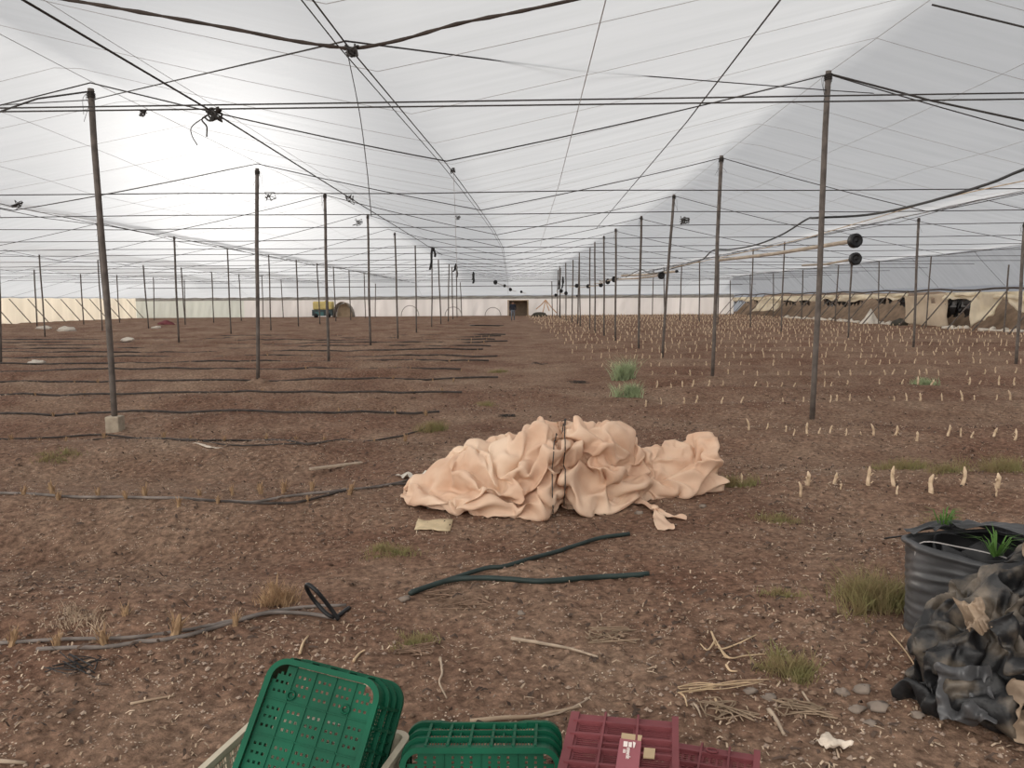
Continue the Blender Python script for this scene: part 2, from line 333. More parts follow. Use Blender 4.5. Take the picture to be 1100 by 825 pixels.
# ------------------------------------------------------------------ roof sheeting
def film_mat(name, clear, tint, streak=1.0):
    m = bpy.data.materials.new(name); N, L = nodes(m); N.remove(N['Principled BSDF'])
    out = N['Material Output']; tc = N.new('ShaderNodeTexCoord'); mp = N.new('ShaderNodeMapping'); mp.inputs['Scale'].default_value = (.5, 5, 1)
    L.new(tc.outputs['Object'], mp.inputs['Vector'])
    n = N.new('ShaderNodeTexNoise'); n.inputs['Scale'].default_value = .8; n.inputs['Detail'].default_value = 6; L.new(mp.outputs[0], n.inputs['Vector'])
    r = N.new('ShaderNodeMapRange'); r.inputs[1].default_value = .3; r.inputs[2].default_value = .7; r.inputs[3].default_value = clear - .05 * streak; r.inputs[4].default_value = clear + .05 * streak
    L.new(n.outputs['Fac'], r.inputs[0])
    t = N.new('ShaderNodeBsdfTransparent'); s = N.new('ShaderNodeBsdfTranslucent'); d = N.new('ShaderNodeBsdfDiffuse')
    t.inputs[0].default_value = (.97, .97, .97, 1); s.inputs[0].default_value = (*tint, 1); d.inputs[0].default_value = (*tint, 1)
    m1 = N.new('ShaderNodeMixShader'); m1.inputs[0].default_value = .14; L.new(s.outputs[0], m1.inputs[1]); L.new(d.outputs[0], m1.inputs[2])
    m2 = N.new('ShaderNodeMixShader'); L.new(r.outputs[0], m2.inputs[0]); L.new(m1.outputs[0], m2.inputs[1]); L.new(t.outputs[0], m2.inputs[2])
    L.new(m2.outputs[0], out.inputs['Surface']); return m
M['film'] = film_mat('translucent_sheeting', .33, (.70, .725, .76))
fy = np.concatenate([np.linspace(.8, 30, 130), np.linspace(30.5, 79, 90)])
rows = []
for y in fy:                                                       # columns follow the ridges and folds, which wander a little
    an = [WL]
    for k in range(7): an += [float(ridge_x(k, np.array([y])))] + ([float(valley_x(k, np.array([y])))] if k < 6 else [])
    an.append(WR); r_ = [WL]
    for a, b_ in zip(an[:-1], an[1:]): r_ += list(np.linspace(a, b_, 17)[1:])
    rows.append(r_)
X = np.array(rows); fx = X[0]; Y = np.repeat(fy[:, None], X.shape[1], 1)
Z = roof_z(X, Y) + .012 * vn(X * 1.2, Y * .8, 21) + .075 + .02 * np.abs(np.sin(Y * math.pi / 5))
roof = np_mesh('ceiling', np.stack([X, Y, Z], -1).reshape(-1, 3), grid_faces(len(fy), len(fx)), M['film']); tag(roof, kind='structure')

# ------------------------------------------------------------------ side walls of stretched cloth
def wall_cloth(name, col, tr, sx):
    m = bpy.data.materials.new(name); N, L = nodes(m); b = N['Principled BSDF']; b.inputs['Roughness'].default_value = .9; b.inputs['Specular IOR Level'].default_value = .1
    tc = N.new('ShaderNodeTexCoord'); wv = N.new('ShaderNodeTexNoise'); mp = N.new('ShaderNodeMapping'); mp.inputs['Scale'].default_value = sx
    L.new(tc.outputs['Object'], mp.inputs[0]); L.new(mp.outputs[0], wv.inputs['Vector']); wv.inputs['Scale'].default_value = .7; wv.inputs['Detail'].default_value = 4
    r = N.new('ShaderNodeValToRGB'); L.new(wv.outputs['Fac'], r.inputs[0]); r.color_ramp.elements[0].position = .3; r.color_ramp.elements[1].position = .7
    r.color_ramp.elements[0].color = (*[c * .88 for c in col], 1); r.color_ramp.elements[1].color = (*col, 1)
    L.new(r.outputs[0], b.inputs['Base Color']); t = N.new('ShaderNodeBsdfTranslucent'); L.new(r.outputs[0], t.inputs[0])
    mx = N.new('ShaderNodeMixShader'); mx.inputs[0].default_value = tr; L.new(b.outputs[0], mx.inputs[1]); L.new(t.outputs[0], mx.inputs[2]); L.new(mx.outputs[0], N['Material Output'].inputs[0])
    return m
M['wall_back'] = wall_cloth('pale_wall_cloth', (.97, .955, .95), .8, (2, 1, .15))
M['wall_grey'] = wall_cloth('grey_wall_cloth', (.93, .95, .91), .72, (2, 1, .15))
M['wall_left'] = wall_cloth('yellowed_wall_cloth', (.95, .91, .83), .75, (1, 2, .15))
M['band'] = mat('wall_top_band', (.42, .40, .37), .9, .15, 2, trans=.3)
def sheet_wall(name, p0, p1, h0, h1, m, n=60, thick=.04):
    p0, p1 = Vector(p0), Vector(p1); b = MB(); u = (p1 - p0).normalized(); nrm = Vector((-u.y, u.x, 0)); vs = []
    for i in range(n + 1):
        p = p0.lerp(p1, i / n); o = .04 * math.sin(i * 2.3) + .03 * math.sin(i * 5.1)
        for z, t in ((h0, 0), ((h0 + h1) / 2, 1), (h1 + .03 * math.sin(i * 1.7), 0)):
            vs.append(p + nrm * (o * t) + Vector((0, 0, z)))
    k = len(vs); vs += [v + nrm * thick for v in vs]
    fs = []
    for i in range(n):
        for j in range(2):
            a = i * 3 + j; fs += [(a, a + 3, a + 4, a + 1), (k + a, k + a + 1, k + a + 4, k + a + 3)]
        a = i * 3; fs += [(a, k + a, k + a + 3, a + 3), (a + 2, a + 5, k + a + 5, k + a + 2)]
    return tag(b.add(vs, fs).build(name, m), kind='structure')
sheet_wall('wall_back', (-27.2, WB, 0), (WR, WB, 0), -.3, 1.72, M['wall_back'], 90)
sheet_wall('wall_back_grey', (WL, WB, 0), (-27.2, WB, 0), -.3, 1.72, M['wall_grey'], 30)
sheet_wall('wall_left', (WL, 20, 0), (WL, WB, 0), -.3, 1.98, M['wall_left'], 90)
sheet_wall('trim_1', (WL, WB - .03, 0), (WR, WB - .03, 0), 1.70, 2.0, M['band'], 120)

# ------------------------------------------------------------------ supporting posts
KROW = {-30.4: 'fourth row left of the path', -21.8: 'third row left of the path', -13.2: 'second row left of the path', -4.7: 'row just left of the path',
        4.0: 'row just right of the path', 12.5: 'second row right of the path', 21.0: 'third row right of the path'}
ROWY = {-4.7: [9.3, 14, 19.7, 26, 31.5, 38, 44.5, 51, 57, 63, 69, 75], 4.0: [10, 15.6, 20.9, 24.8, 28.9, 32.5, 36.5, 40.5, 44.5, 48.5, 52.5, 57, 61.5, 66, 70.5, 75],
        -13.2: [19.7, 24.6, 29.5, 37, 42, 47.5, 53, 58.5, 64, 69.5, 75], -21.8: [36, 41, 46.5, 52, 57, 62.5, 68, 74], -30.4: [44, 49.5, 55, 60, 66, 72],
        12.5: [18.2, 23.7, 30.0, 36, 41, 46.5, 52, 57.5, 63, 69, 75], 21.0: [34, 39, 44.5, 50, 56, 62, 68, 74]}
POSTPX = {(-4.7, 0): (124, 461, 97, 88), (-4.7, 1): (277, 414, 276, 175), (-4.7, 2): (353, 388, 349, 209), (-4.7, 3): (398, 372, 395, 232),
          (4.0, 0): (872, 452, 890, 79), (4.0, 1): (765, 405, 775, 169), (4.0, 2): (711, 386, 724, 210), (4.0, 3): (686, 374, 689, 233),
          (-13.2, 0): (0, 388, -4, 210), (-13.2, 1): (117, 376, 105, 240), (-13.2, 2): (192, 366, 187, 253), (-13.2, 3): (248, 353, 244, 265),
          (12.5, 0): (1091, 394, 1101, 240), (12.5, 1): (981, 376, 987, 235), (12.5, 2): (911, 364, 915, 284), (-21.8, 0): (48, 357, 42, 271),
          (21.0, 0): (1078, 360, 1085, 265)}
def soil_mound(p, r, h, seed):
    b = MB(); vs = []; n, m = 20, 6
    for i in range(m):
        q = 1 - i / (m - 1)
        for j in range(n):
            a = 2 * math.pi * j / n; rr = r * (q ** .8) * (1 + .25 * float(vn(j * .7, i * .9, seed)))
            vs.append((p.x + rr * math.cos(a), p.y + rr * math.sin(a), gz(p.x + rr * math.cos(a), p.y + rr * math.sin(a)) - .03 + h * (1 - q ** 1.6) * (1 + .3 * float(vn(j, i, seed + 1)))))
    return b.add(vs, [(i * n + j, i * n + (j + 1) % n, (i + 1) * n + (j + 1) % n, (i + 1) * n + j) for i in range(m - 1) for j in range(n)])
POSTS = {}
for rx, ys in ROWY.items():
    ri = RX.index(rx)
    for i, y in enumerate(ys):
        if (rx, i) in POSTPX:
            bx, by, tx, ty = POSTPX[(rx, i)]; y = onG(bx, by).y if by > 400 else y
            foot = D(bx, by, y); top = D(tx, ty, y); foot.z = gz(foot.x, foot.y) if y < 50 else 0
        else:
            foot = Vector((rx + random.uniform(-.15, .15), y, gz(rx, y) if y < 50 else 0)); top = foot + Vector((random.uniform(-.12, .12), random.uniform(-.1, .1), 0))
            top.z = float(roof_z(np.array([rx]), np.array([y]))[0]) - .04
        top.z = min(top.z, float(roof_z(np.array([top.x]), np.array([top.y]))[0]) - .01)
        POSTS[(rx, i)] = (foot, top)
        lab = f"{'slim grey-brown' } metal support post, {ORD[i]} in the {KROW[rx]}"
        if (rx, i) == (-4.7, 0): lab = 'metal support post standing in a pale concrete block left of the path'
        if (rx, i) == (4.0, 0): lab = 'tall grey metal post beside the two round black pipe ends'
        r = .036 if y < 30 else .034
        pts = [foot - Vector((0, 0, .12))] + [foot.lerp(top, t) + Vector((.015 * math.sin(t * 5 + i), 0, 0)) * t * (1 - t) * 4 for t in (.15, .4, .65, .85)] + [top + Vector((0, 0, .03))]
        if y < 33 and rx in (-4.7, 4.0, 12.5, -13.2):
            e_ = empty('support_post', foot, lab, 'post', 'metal posts holding up the roof')
            MB().tube(pts, r, 10).build('pipe', M['post'], e_, True, foot).location = (0, 0, 0)
            c = MB()                                                     # wires wound round the head of the post
            for q in range(4): c.tube([top + Vector((math.cos(a) * (r + .008), math.sin(a) * (r + .008), -.03 - .02 * q + .004 * a)) for a in np.linspace(0, 6.2, 13)], .007, 4)
            for q in range(3): c.tube(spline([top, top + Vector((random.uniform(-.1, .1), random.uniform(-.08, .08), -.08)), top + Vector((random.uniform(-.12, .12), 0, -.25 - .2 * random.random()))]), .003, 3)
            c.build('wire_binding', M['wire'], e_, False, foot).location = (0, 0, 0)
            if (rx, i) == (-4.7, 0):
                me = MB().box(foot + Vector((0, 0, .05)), (.17, .17, .26)).build('concrete_footing', M['concrete'], e_, False, foot); me.location = (0, 0, 0)
                bv = me.modifiers.new('b', 'BEVEL'); bv.width = .012; bv.segments = 2
            elif y < 22:
                soil_mound(foot, .24 if rx < 0 else .16, .10 if rx < 0 else .05, 30 + i).build('soil_mound', M['soil'], e_, True, foot).location = (0, 0, 0)
        else:
            tag(MB().tube(pts, r if y < 45 else .042, 8).build('support_post', M['post'], None, True, foot), lab, 'post', 'metal posts holding up the roof')

# ------------------------------------------------------------------ wires
def wire(name, pts, r, m, label, cat='wire', group=None, n=4):
    return tag(MB().tube(pts, r, n).build(name, m, None, False, pts[0]), label, cat, group)
def rz(x, y, d=-.02): return float(roof_z(np.array([x]), np.array([y]))[0]) + d
FR = [5.2, 9.7, 14.8, 20.2, 25.2, 30.2, 35.5, 41, 47, 53, 59, 65, 71]
bend = lambda x, y0, y1: np.interp(x, [-4.7, 4.0], [y0, y1])
for i, y in enumerate(FR):
    y0, y1 = (y, y) if i == 0 else (ROWY[-4.7][i - 1], ROWY[4.0][min(i - 1, 15)] if i < 4 else y)
    if i >= 4: y0 = y1 = y
    xs = sorted(set([round(v, 2) for v in np.arange(WL + .2, WR, .55)] + RX + [float(valley_x(k, np.array([y]))) if k == 3 else (RX[k] + RX[k + 1]) / 2 for k in range(6)]))
    far = y * .75 + 3
    xs = [x for x in xs if abs(x) < far]
    xs = [x for x in xs if min(abs(x - float(ridge_x(k_, np.array([float(bend(x, y0, y1))])))) for k_ in (3, 4)) > .3] + [float(ridge_x(k_, np.array([q_]))) for k_, q_ in ((3, y0), (4, y1))]
    xs = sorted(x for x in xs if x not in (-4.7, 4.0))
    pts = [(x, float(bend(x, y0, y1)), rz(x, float(bend(x, y0, y1)))) for x in xs]
    if i == 0:
        pts = spline([D(px_, py_, 5.2) for px_, py_ in ((-140, -38), (-30, -18), (75, 0), (150, 13), (250, 31), (310, 43), (365, 51), (382, 52), (430, 43), (490, 26), (560, 12), (625, -2), (720, -22), (840, -50))], 4)
        b = MB(); b.tube(pts, [.0085 + .006 * abs(math.sin(j * 1.7)) ** 2 for j in range(len(pts))], 6)
        tag(b.build('rolled_sheet_edge', M['edge'], None, False, pts[0]), 'thick brown rolled edge of sheeting across the roof, nearest of the cross lines', 'wire')
    else:
        wire('cross_wire', pts, .0078 if i < 4 else .008, M['wire'], f'dark zigzag cross wire under the sheeting over the {ORD[i - 1]} line of posts', 'wire', 'zigzag cross wires under the roof')
ORDY = iter(FST * 3)
for i, y in enumerate(np.concatenate([np.arange(3.4, 21, 1.35)])):
    if min(abs(y - f) for f in FR) < .45: continue
    far = y * .75 + 3; xs = [x for x in np.arange(-30, 22, .5) if abs(x) < far]
    xs = sorted(xs + [x for x in RX if abs(x) < far] + [float(valley_x(3, np.array([y])))])
    wire('cross_string', [(x, y, rz(x, y, .035)) for x in xs], .0026, M['twine'], f'thin cross string under the sheeting, {next(ORDY)} from the front', 'string', 'thin strings across the sheeting', 3)
TY = [6.0, 5.96, 11.0, 13.8, 16.5, 19.4, 22.4, 25.6, 29, 32.5, 36, 40, 44, 48, 52, 56, 60, 64, 68, 72]
for i, y in enumerate(TY):
    if i < 2:
        wire('tie_wire', [D(-160, (118.5, 122)[i], y), D(1260, (97.5, 104.5)[i], y)], .0062, M['wire'], f"taut straight wire crossing low over the front, {('upper', 'lower')[i]} of the near pair", 'wire', 'taut straight tie wires', 5)
    else:
        h = 3.10 + .02 * math.sin(i * 2) - (.25 if y > 66 else 0); x0, x1 = max(-y * .75 - 2, WL + 4.6), min(y * .75 + 2, WR - 1.25); n_ = int((x1 - x0) / 4) + 2
        wire('tie_wire', [(x0 + (x1 - x0) * q / n_, y, h - .03 * math.sin(q * 1.9 + i) ** 2) for q in range(n_ + 1)], .0058 + .00013 * y, M['wire'], f'taut level wire below the roof folds, {ORD[i - 1]} from the front', 'wire', 'taut straight tie wires')
for k, rx in enumerate(RX):
    ys = np.arange(max(2.5, abs(rx) / .75 - 3), 78, 1.5)
    wire('ridge_wire', [(float(ridge_x(k, np.array([y]))), y, rz(float(ridge_x(k, np.array([y]))), y, -.0)) for y in ys], .0035 if k in (3, 4) else .005, M['twine'], f'lengthwise wire along the ridge above the post {KROW[rx]}', 'wire', 'lengthwise ridge wires')
for k in range(6):
    xv = lambda y: float(valley_x(k, np.array([y])))
    ys = np.arange(max(2.2, abs(xv(30.)) / .75 - 3), 78, 1.5)
    where = ('of the third bay left of the path', 'of the second bay left of the path', 'of the bay left of the path', 'of the central bay', 'of the bay right of the path', 'of the second bay right of the path')[k]
    wire('valley_wire', [(xv(y), y, rz(xv(y), y, -.045)) for y in ys], .0065 if k == 3 else .006, M['wire'], f'wire along the lowest fold of the roof {where}', 'wire', 'valley wires')
    if k == 3: wire('valley_wire', [(xv(y) - .05, y, rz(xv(y) - .05, y, -.07)) for y in ys], .005, M['wire'], 'second thinner wire running beside the central valley wire', 'wire', 'valley wires')
    for q, t in enumerate((.33, .66)):
        for sgn, a in ((1, RX[k]), (-1, RX[k + 1])):
            if k not in (2, 3, 4) or (k == 3 and (sgn == -1 or q)): continue
            xx = lambda y: a + t * (xv(y) - a)
            y0 = max(2.5, abs(xx(30.)) / .75 - 2); ys = np.arange(y0, 60, 2.0)
            side = 'left' if sgn == 1 else 'right'
            wire('slope_string', [(xx(y), y, rz(xx(y), y, .03)) for y in ys], .0028, M['twine'], f"{('upper', 'lower')[q]} thin lengthwise string on the {side} slope {where}", 'string', 'thin lengthwise strings on the roof slopes', 3)
# straight stays that leave the sheeting
wire('stay_wire', [D(-60, -52, 3.2), D(25, 0, 3.7), D(230, 121, 5.98), D(378, 214, 11), D(440, 252, 17), D(475, 274, 24)], .0075, M['wire'], 'thick dark stay wire slanting from the upper left corner to the left post row', 'wire')
wire('stay_wire', [D(862, -32, 3.5), D(842, -5, 3.75), D(737, 132, 6.4), D(640, 246, 16)], .0055, M['wire'], 'straight dark lengthwise wire descending right of the middle of the roof', 'wire')
wire('stay_wire', [D(652, -5, 3.75), D(600, 200, 10), D(580, 265, 20)], .003, M['twine'], 'thin faint lengthwise wire near the middle of the roof', 'wire')
nod = Vector((float(valley_x(3, np.array([5.2]))), 5.2, rz(float(valley_x(3, np.array([5.2]))), 5.2, -.03)))
wire('stay_wire', [nod, POSTS[(-4.7, 0)][1] - Vector((0, 0, .10)), D(-40, 115, 9.6)], .006, M['wire'], 'thin stay wire from the near roof knot to the nearest left post', 'wire')
wire('stay_wire', [nod, D(620, 76, 7.7), POSTS[(4.0, 0)][1] - Vector((0, 0, .20)), D(1130, 113, 13)], .006, M['wire'], 'thin stay wire from the near roof knot to the nearest right post', 'wire')
wire('stay_wire', [POSTS[(-4.7, 0)][1], D(40, 106, 8.9), D(-40, 134, 8.6)], .010, M['wire'], 'dark stay wire from the nearest left post head down to the left', 'wire')
wire('stay_wire', [POSTS[(4.0, 0)][1], D(1000, 108, 9.3), D(1120, 134, 8.8), Vector((8.1, 8.2, 3.25))], .012, M['wire'], 'dark reddish stay wire from the nearest right post head down to the right', 'wire')
wire('stay_wire', [D(1001, 5, 7.4), D(1120, 34, 7.0), Vector((8.0, 5.4, 3.3))], .009, M['wire'], 'short dark wire in the upper right corner', 'wire')
wire('hanging_string', spline([nod + Vector((0, 0, -.02)), D(386, 120, 5.2), D(394, 180, 5.2), D(397, 212, 5.2), D(399, 232, 5.2)]), .003, M['wire'], 'thin string hanging loose from the knot in the near roof fold', 'string')
wire('hanging_string', [D(487, 184, 10), D(489, 230, 10), D(491, 300, 10)], .003, M['twine'], 'thin string hanging from the second knot of the central roof fold', 'string')
# a thick dark cable looping from post to post on the right
pts = [Vector((4.35, .9, 2.95)), Vector((4.3, 3.4, 2.72)), D(1130, 172, 6.2), D(1060, 198, 7.2), D(985, 220, 8.5), D(930, 231, 9.4), D(877, 234, 10.1), D(866, 236, 10.6), D(840, 252, 12), D(812, 263, 13.6), D(785, 268, 15), D(766, 269, 15.7), D(752, 280, 18), D(724, 288, 20.9), D(700, 294, 23), D(688, 290, 24.8), D(672, 298, 27)]
wire('power_cable', spline(pts, 5), .014, M['black'], 'thick dark cable slung in loops along the right post row', 'cable', None, 6)
wire('twine', spline([D(1110, 192, 9), D(1010, 214, 10.5), D(920, 240, 13), D(840, 262, 15), D(720, 288, 19)]), .006, M['root'], 'pale rope slung behind the nearest right post', 'rope')
# knots and loose wire ends
def tangle(p, s, label, seed, m='wire', n=5):
    rd = random.Random(seed); b = MB()
    for q in range(n):
        pts = [p + Vector((rd.uniform(-.3, .3), rd.uniform(-.15, .15), rd.uniform(-.3, .2))) * s for _ in range(4)]
        b.tube(spline([p] + pts, 5), .0045 if n < 7 else .007, 4)
    tag(b.build('wire_knot', M[m], None, False, p), label, 'wire knot', 'knots and loose ends on the roof wires')
tangle(D(378, 53, 5.18), .16, 'dark knot where wires meet at the near roof fold', 1, n=8)
b_ = D(228, 121, 5.9)
tangle(b_, .22, 'large dark wire knot on the near pair of taut wires at left', 2, n=7)
wire('loose_wire', spline([b_, D(207, 135, 5.9), D(206, 145, 5.9), D(212, 156, 5.9)]), .004, M['wire'], 'loose wire end dangling left under the large wire knot', 'wire')
wire('loose_wire', spline([b_, D(217, 128, 5.9), D(222, 136, 5.9), D(222, 147, 5.9)]), .006, M['wire'], 'shorter wire end dangling right under the large wire knot', 'wire')
tangle(D(153, 121, 5.95), .10, 'small dark knot on the lower taut wire near the left post', 3)
tangle(D(18, 219, 9), .22, 'loose wire end at the left edge of the picture', 4)
tangle(D(290, 210, 11), .25, 'curled wire end on the taut wire right of the second left post', 5)
tangle(D(376, 213, 11), .28, 'wire knot where the slanting stay meets the second taut wire', 6)
tangle(D(487, 183, 10), .13, 'small knot at the second node of the central roof fold', 7)
tangle(D(735, 236, 13.8), .30, 'dark crumpled wire scrap on the taut wire beside the third right post', 8, n=8)
tangle(D(492, 233, 13.8), .18, 'small dark knot on the taut wire near the middle', 9)
tangle(D(384, 238, 13.8), .30, 'short wire end hanging beside the fourth left post head', 10)
# ------------------------------------------------------------------ drip hoses
def hose(px, r, m, label, name='drip_hose', group='drip hoses lying across the planted rows', n=6, lift=0.0, k=5):
    pts = [onG(x, y, r * .8 + lift) for x, y in px]; pts = spline(pts, k); out = []
    for p in pts: p.z = max(float(gzn(p.x, p.y, False)) + r + .004, gz(p.x, p.y) + r * .5) + lift; out.append(p)
    return tag(MB().tube(out, r, n).build(name, M[m], None, True, out[0]), label, 'hose', group)
hose([(-60, 694), (0, 693), (60, 692), (130, 690), (190, 679), (240, 670), (290, 660), (330, 654), (372, 651)], .009, 'hosegrey', 'upper of two dusty drip hoses in the nearest row at left')
hose([(40, 699), (110, 696), (150, 690), (195, 685), (250, 670), (290, 662), (330, 661), (362, 667)], .010, 'hosegrey', 'lower of two dusty drip hoses in the nearest row at left')
lp = [onG(364, 668, .01), D(354, 652, onG(364, 668).y), D(341, 636, onG(364, 668).y - .02), D(331, 628, onG(364, 668).y), D(330, 633, onG(364, 668).y + .03), D(340, 648, onG(364, 668).y + .05), onG(358, 667, .02), onG(375, 655, .01)]
tag(MB().tube(spline(lp, 8), .011, 8).build('hose_loop', M['black'], None, True, lp[0]), 'black hose end bent up into a loop on the soil', 'hose')
hose([(-60, 531), (0, 532), (70, 534), (130, 534), (200, 536), (250, 539), (280, 540), (330, 533), (370, 527), (445, 515)], .011, 'hosegrey', 'upper long drip hose in the second row at left, reaching the cloth bundle', k=4)
hose([(200, 536), (230, 539), (290, 545), (330, 540), (370, 528), (410, 523), (440, 521)], .010, 'hose', 'lower branch of drip hose in the second row at left', k=4)
hose([(-60, 474), (0, 473), (60, 471), (130, 470), (200, 475), (260, 474), (330, 477), (400, 474), (440, 466), (462, 459)], .011, 'hose', 'drip hose in the third row at left, behind the block-footed post', k=4)
hose([(100, 475), (170, 473), (240, 478), (320, 479), (360, 475)], .008, 'hose', 'short dark hose beside the third-row drip hose', k=4)
def pxy(y): return 322 + 830 * 1.57 / y
LEFT_ROWS = [LROW0 + 2.22 * i for i in range(2, 14)]
for i, y in enumerate(LEFT_ROWS):
    far = y * .70 + 1; b = MB(); x1 = -1.0 + .012 * y
    pts = [(x, y + .10 * math.sin(x * .55 + i) + .05 * math.sin(x * 2.1) + (.35 * max(0, (x - x1 + 1.2)) if i % 2 == 0 else 0)) for x in np.arange(max(-far, -36), x1 + .3 * (i % 3), .35)]
    b.tube([(x, q, gz(x, q) + .018 + .0009 * y) for x, q in pts], .011 + .0006 * y, 5)
    tag(b.build('drip_hose', M['hose'], None, False, (pts[0][0], pts[0][1], 0)), f'dark drip hose across the {ORD[i + 3]} planted row at left', 'hose', 'drip hoses lying across the planted rows')
p0 = [(440, 640), (470, 632), (520, 615), (545, 609), (590, 597), (640, 583), (676, 575)]
hose(p0, .014, 'hosegreen', 'upper arm of cut black hose lying before the cloth bundle', 'cut_hose', 'two cut black hoses before the cloth bundle', 8)
hose([(442, 639), (480, 629), (515, 626), (560, 626), (590, 628), (640, 623), (697, 619)], .016, 'hosegreen', 'lower arm of cut black hose ending at the right', 'cut_hose', 'two cut black hoses before the cloth bundle', 8)

# ------------------------------------------------------------------ dry crop stubs
def stub_mesh(seed, h, r):
    rd = random.Random(seed); b = MB(); lean = Vector((rd.uniform(-.22, .22), rd.uniform(-.2, .2), 1)); pts = []
    for i in range(5):
        t = i / 4; pts.append(lean * h * t + Vector((.012 * math.sin(t * 4 + seed), .01 * math.cos(t * 3 + seed), -.02 * (i == 0))))
    b.tube(pts, [r * 1.2, r * .95, r * .85, r * .95, r * .3], 7)
    for q in range(3):
        a = rd.uniform(0, 6.28); z0 = rd.uniform(.1, .75) * h; ln = rd.uniform(.02, .04); d = Vector((math.cos(a), math.sin(a), 0)); s = Vector((-math.sin(a), math.cos(a), 0)) * r * .6
        p = lean * z0 + d * r * .8
        vs = [p - s, p + s, p + d * ln * .5 + s * .8 + Vector((0, 0, ln * .5)), p + d * ln * .5 - s * .8 + Vector((0, 0, ln * .5)), p + d * ln + Vector((0, 0, ln * .1))]
        b.add(vs, [(0, 1, 2, 3), (3, 2, 4)])
    return b
def stub_proto(seed):
    me = bpy.data.meshes.new('crop_stub'); b = stub_mesh(seed, random.Random(seed).uniform(.10, .16), .0145); me.from_pydata([tuple(v) for v in b.v], [], b.f); me.materials.append(M['stub'])
    me.polygons.foreach_set('use_smooth', [True] * len(me.polygons)); return me
SP = [stub_proto(i) for i in range(9)]
def crop_stub(p, s, label, group, seed):
    o = bpy.data.objects.new('crop_stub', SP[seed % 9]); COL.objects.link(o); o.location = p; o.scale = (s, s, s); o.rotation_euler = (0, 0, seed * 1.37)
    return tag(o, label, 'stub', group)
near = [(795, 521, .7), (868, 522, 1.25), (861, 533, .8), (897, 520, .9), (904, 526, .5), (934, 521, 1.15), (962, 522, 1.15), (964, 531, .6), (1000, 529, 1.3), (1033, 522, 1.1), (1072, 525, 1.3), (1071, 533, .5), (1103, 527, 1.2)]
for i, (x, y, s) in enumerate(near):
    crop_stub(onG(x, y, -.004), s, f'pale dry crop stub in the nearest right-hand row, {FST[i]} from the path', 'crop stubs in the nearest row on the right', i)
row2 = [(805, 462, .9), (824, 461, .7), (845, 464, .7), (853, 468, .6), (868, 466, .9), (880, 466, .6), (892, 465, .8), (908, 468, .6), (925, 468, .5), (939, 468, .9), (962, 469, 1.15), (986, 474, 1.0), (1019, 469, 1.0), (1033, 469, .7), (1044, 471, .7), (1068, 470, 1.0), (1089, 473, .9)]
for i, (x, y, s) in enumerate(row2):
    crop_stub(onG(x, y, -.004), s, f'pale dry crop stub in the second right-hand row, {FST[i]} from the path', 'crop stubs in the second row on the right', i + 20)
cnt = len(near) + len(row2); rest = MB(); rowi = 0
for j in range(2, 33):
    y = ROW0 + ROWP * j + .25; x = 1.9 + .5 * random.random() - .008 * y; rowi = j
    while x < min(y * .69 + .6, 21.8):
        yy_ = y + random.uniform(-.14, .14) + .1 * math.sin(x * .8 + j)
        if random.random() > .12:
            p = Vector((x, yy_, gz(x, yy_) - .004)); s = random.uniform(.65, 1.15)
            if cnt < 296:
                crop_stub(p, s, f'pale dry crop stub in the {ORD[j]} right-hand row from the front', f'crop stubs in the {ORD[j]} row on the right', random.randrange(99)); cnt += 1
            else:
                h = .13 * s; r = (.0125 + .0002 * y) * s; lx, ly = random.uniform(-.03, .03), random.uniform(-.03, .03)
                rest.tube([p, p + Vector((lx * .5, ly * .5, h * .55)), p + Vector((lx, ly, h))], [r * 1.1, r, r * .6], 4)
        x += random.uniform(.18, .34)
o = rest.build('distant_stubs', M['stub']); tag(o, 'far rows of dry crop stubs on the right', 'stubs', None, 'stuff')

# ------------------------------------------------------------------ dry root tufts along the left rows
def tuft_mesh(seed, h, n=16, spread=.03):
    rd = random.Random(seed); b = MB()
    b.tube([(0, 0, -.02), (.004, 0, h * .4), (.006, .004, h * .8)], [.018, .014, .006], 6)
    for q in range(n):
        a = rd.uniform(0, 6.28); d = Vector((math.cos(a), math.sin(a), 0)); l = h * rd.uniform(.5, 1.1); s = d.cross(Vector((0, 0, 1))) * .0035
        p = d * rd.uniform(0, .012); m_ = p + d * spread * .5 + Vector((0, 0, l * .6)); t = p + d * spread * rd.uniform(.8, 1.8) + Vector((0, 0, l))
        b.add([p - s, p + s, m_ + s, m_ - s, t], [(0, 1, 2, 3), (3, 2, 4)])
    return b
TP = []
for i in range(6):
    b = tuft_mesh(i + 50, .10); me = bpy.data.meshes.new('root_tuft'); me.from_pydata([tuple(v) for v in b.v], [], b.f); me.materials.append(M['tuft']); TP.append(me)
def root_tuft(p, s, label, group, seed):
    o = bpy.data.objects.new('root_tuft', TP[seed % 6]); COL.objects.link(o); o.location = p; o.scale = (s, s, s); o.rotation_euler = (random.uniform(-.2, .2), random.uniform(-.2, .2), seed * 1.9)
    return tag(o, label, 'dry root', group)
ta = [(12, 694, 1.0), (62, 698, .9), (113, 694, 1.1), (188, 682, 1.3), (252, 672, .8), (297, 648, 1.5), (134, 668, 1.0)]
for i, (x, y, s) in enumerate(ta): root_tuft(onG(x, y, -.005), s, f'brown dry root tuft along the nearest left hoses, {FST[i]} from the left edge' if i < 6 else 'brown dry root tuft set back behind the nearest hoses', 'dry root tufts along the nearest hoses', i)
tb = [(25, 531, .9), (57, 530, 1.2), (63, 537, .9), (105, 534, 1.0), (135, 536, .9), (156, 533, 1.1), (192, 544, .9), (215, 533, .8), (234, 541, .8), (250, 532, .9), (280, 531, 1.1), (305, 530, 1.2), (335, 527, 1.0), (375, 532, 1.2), (330, 540, .8)]
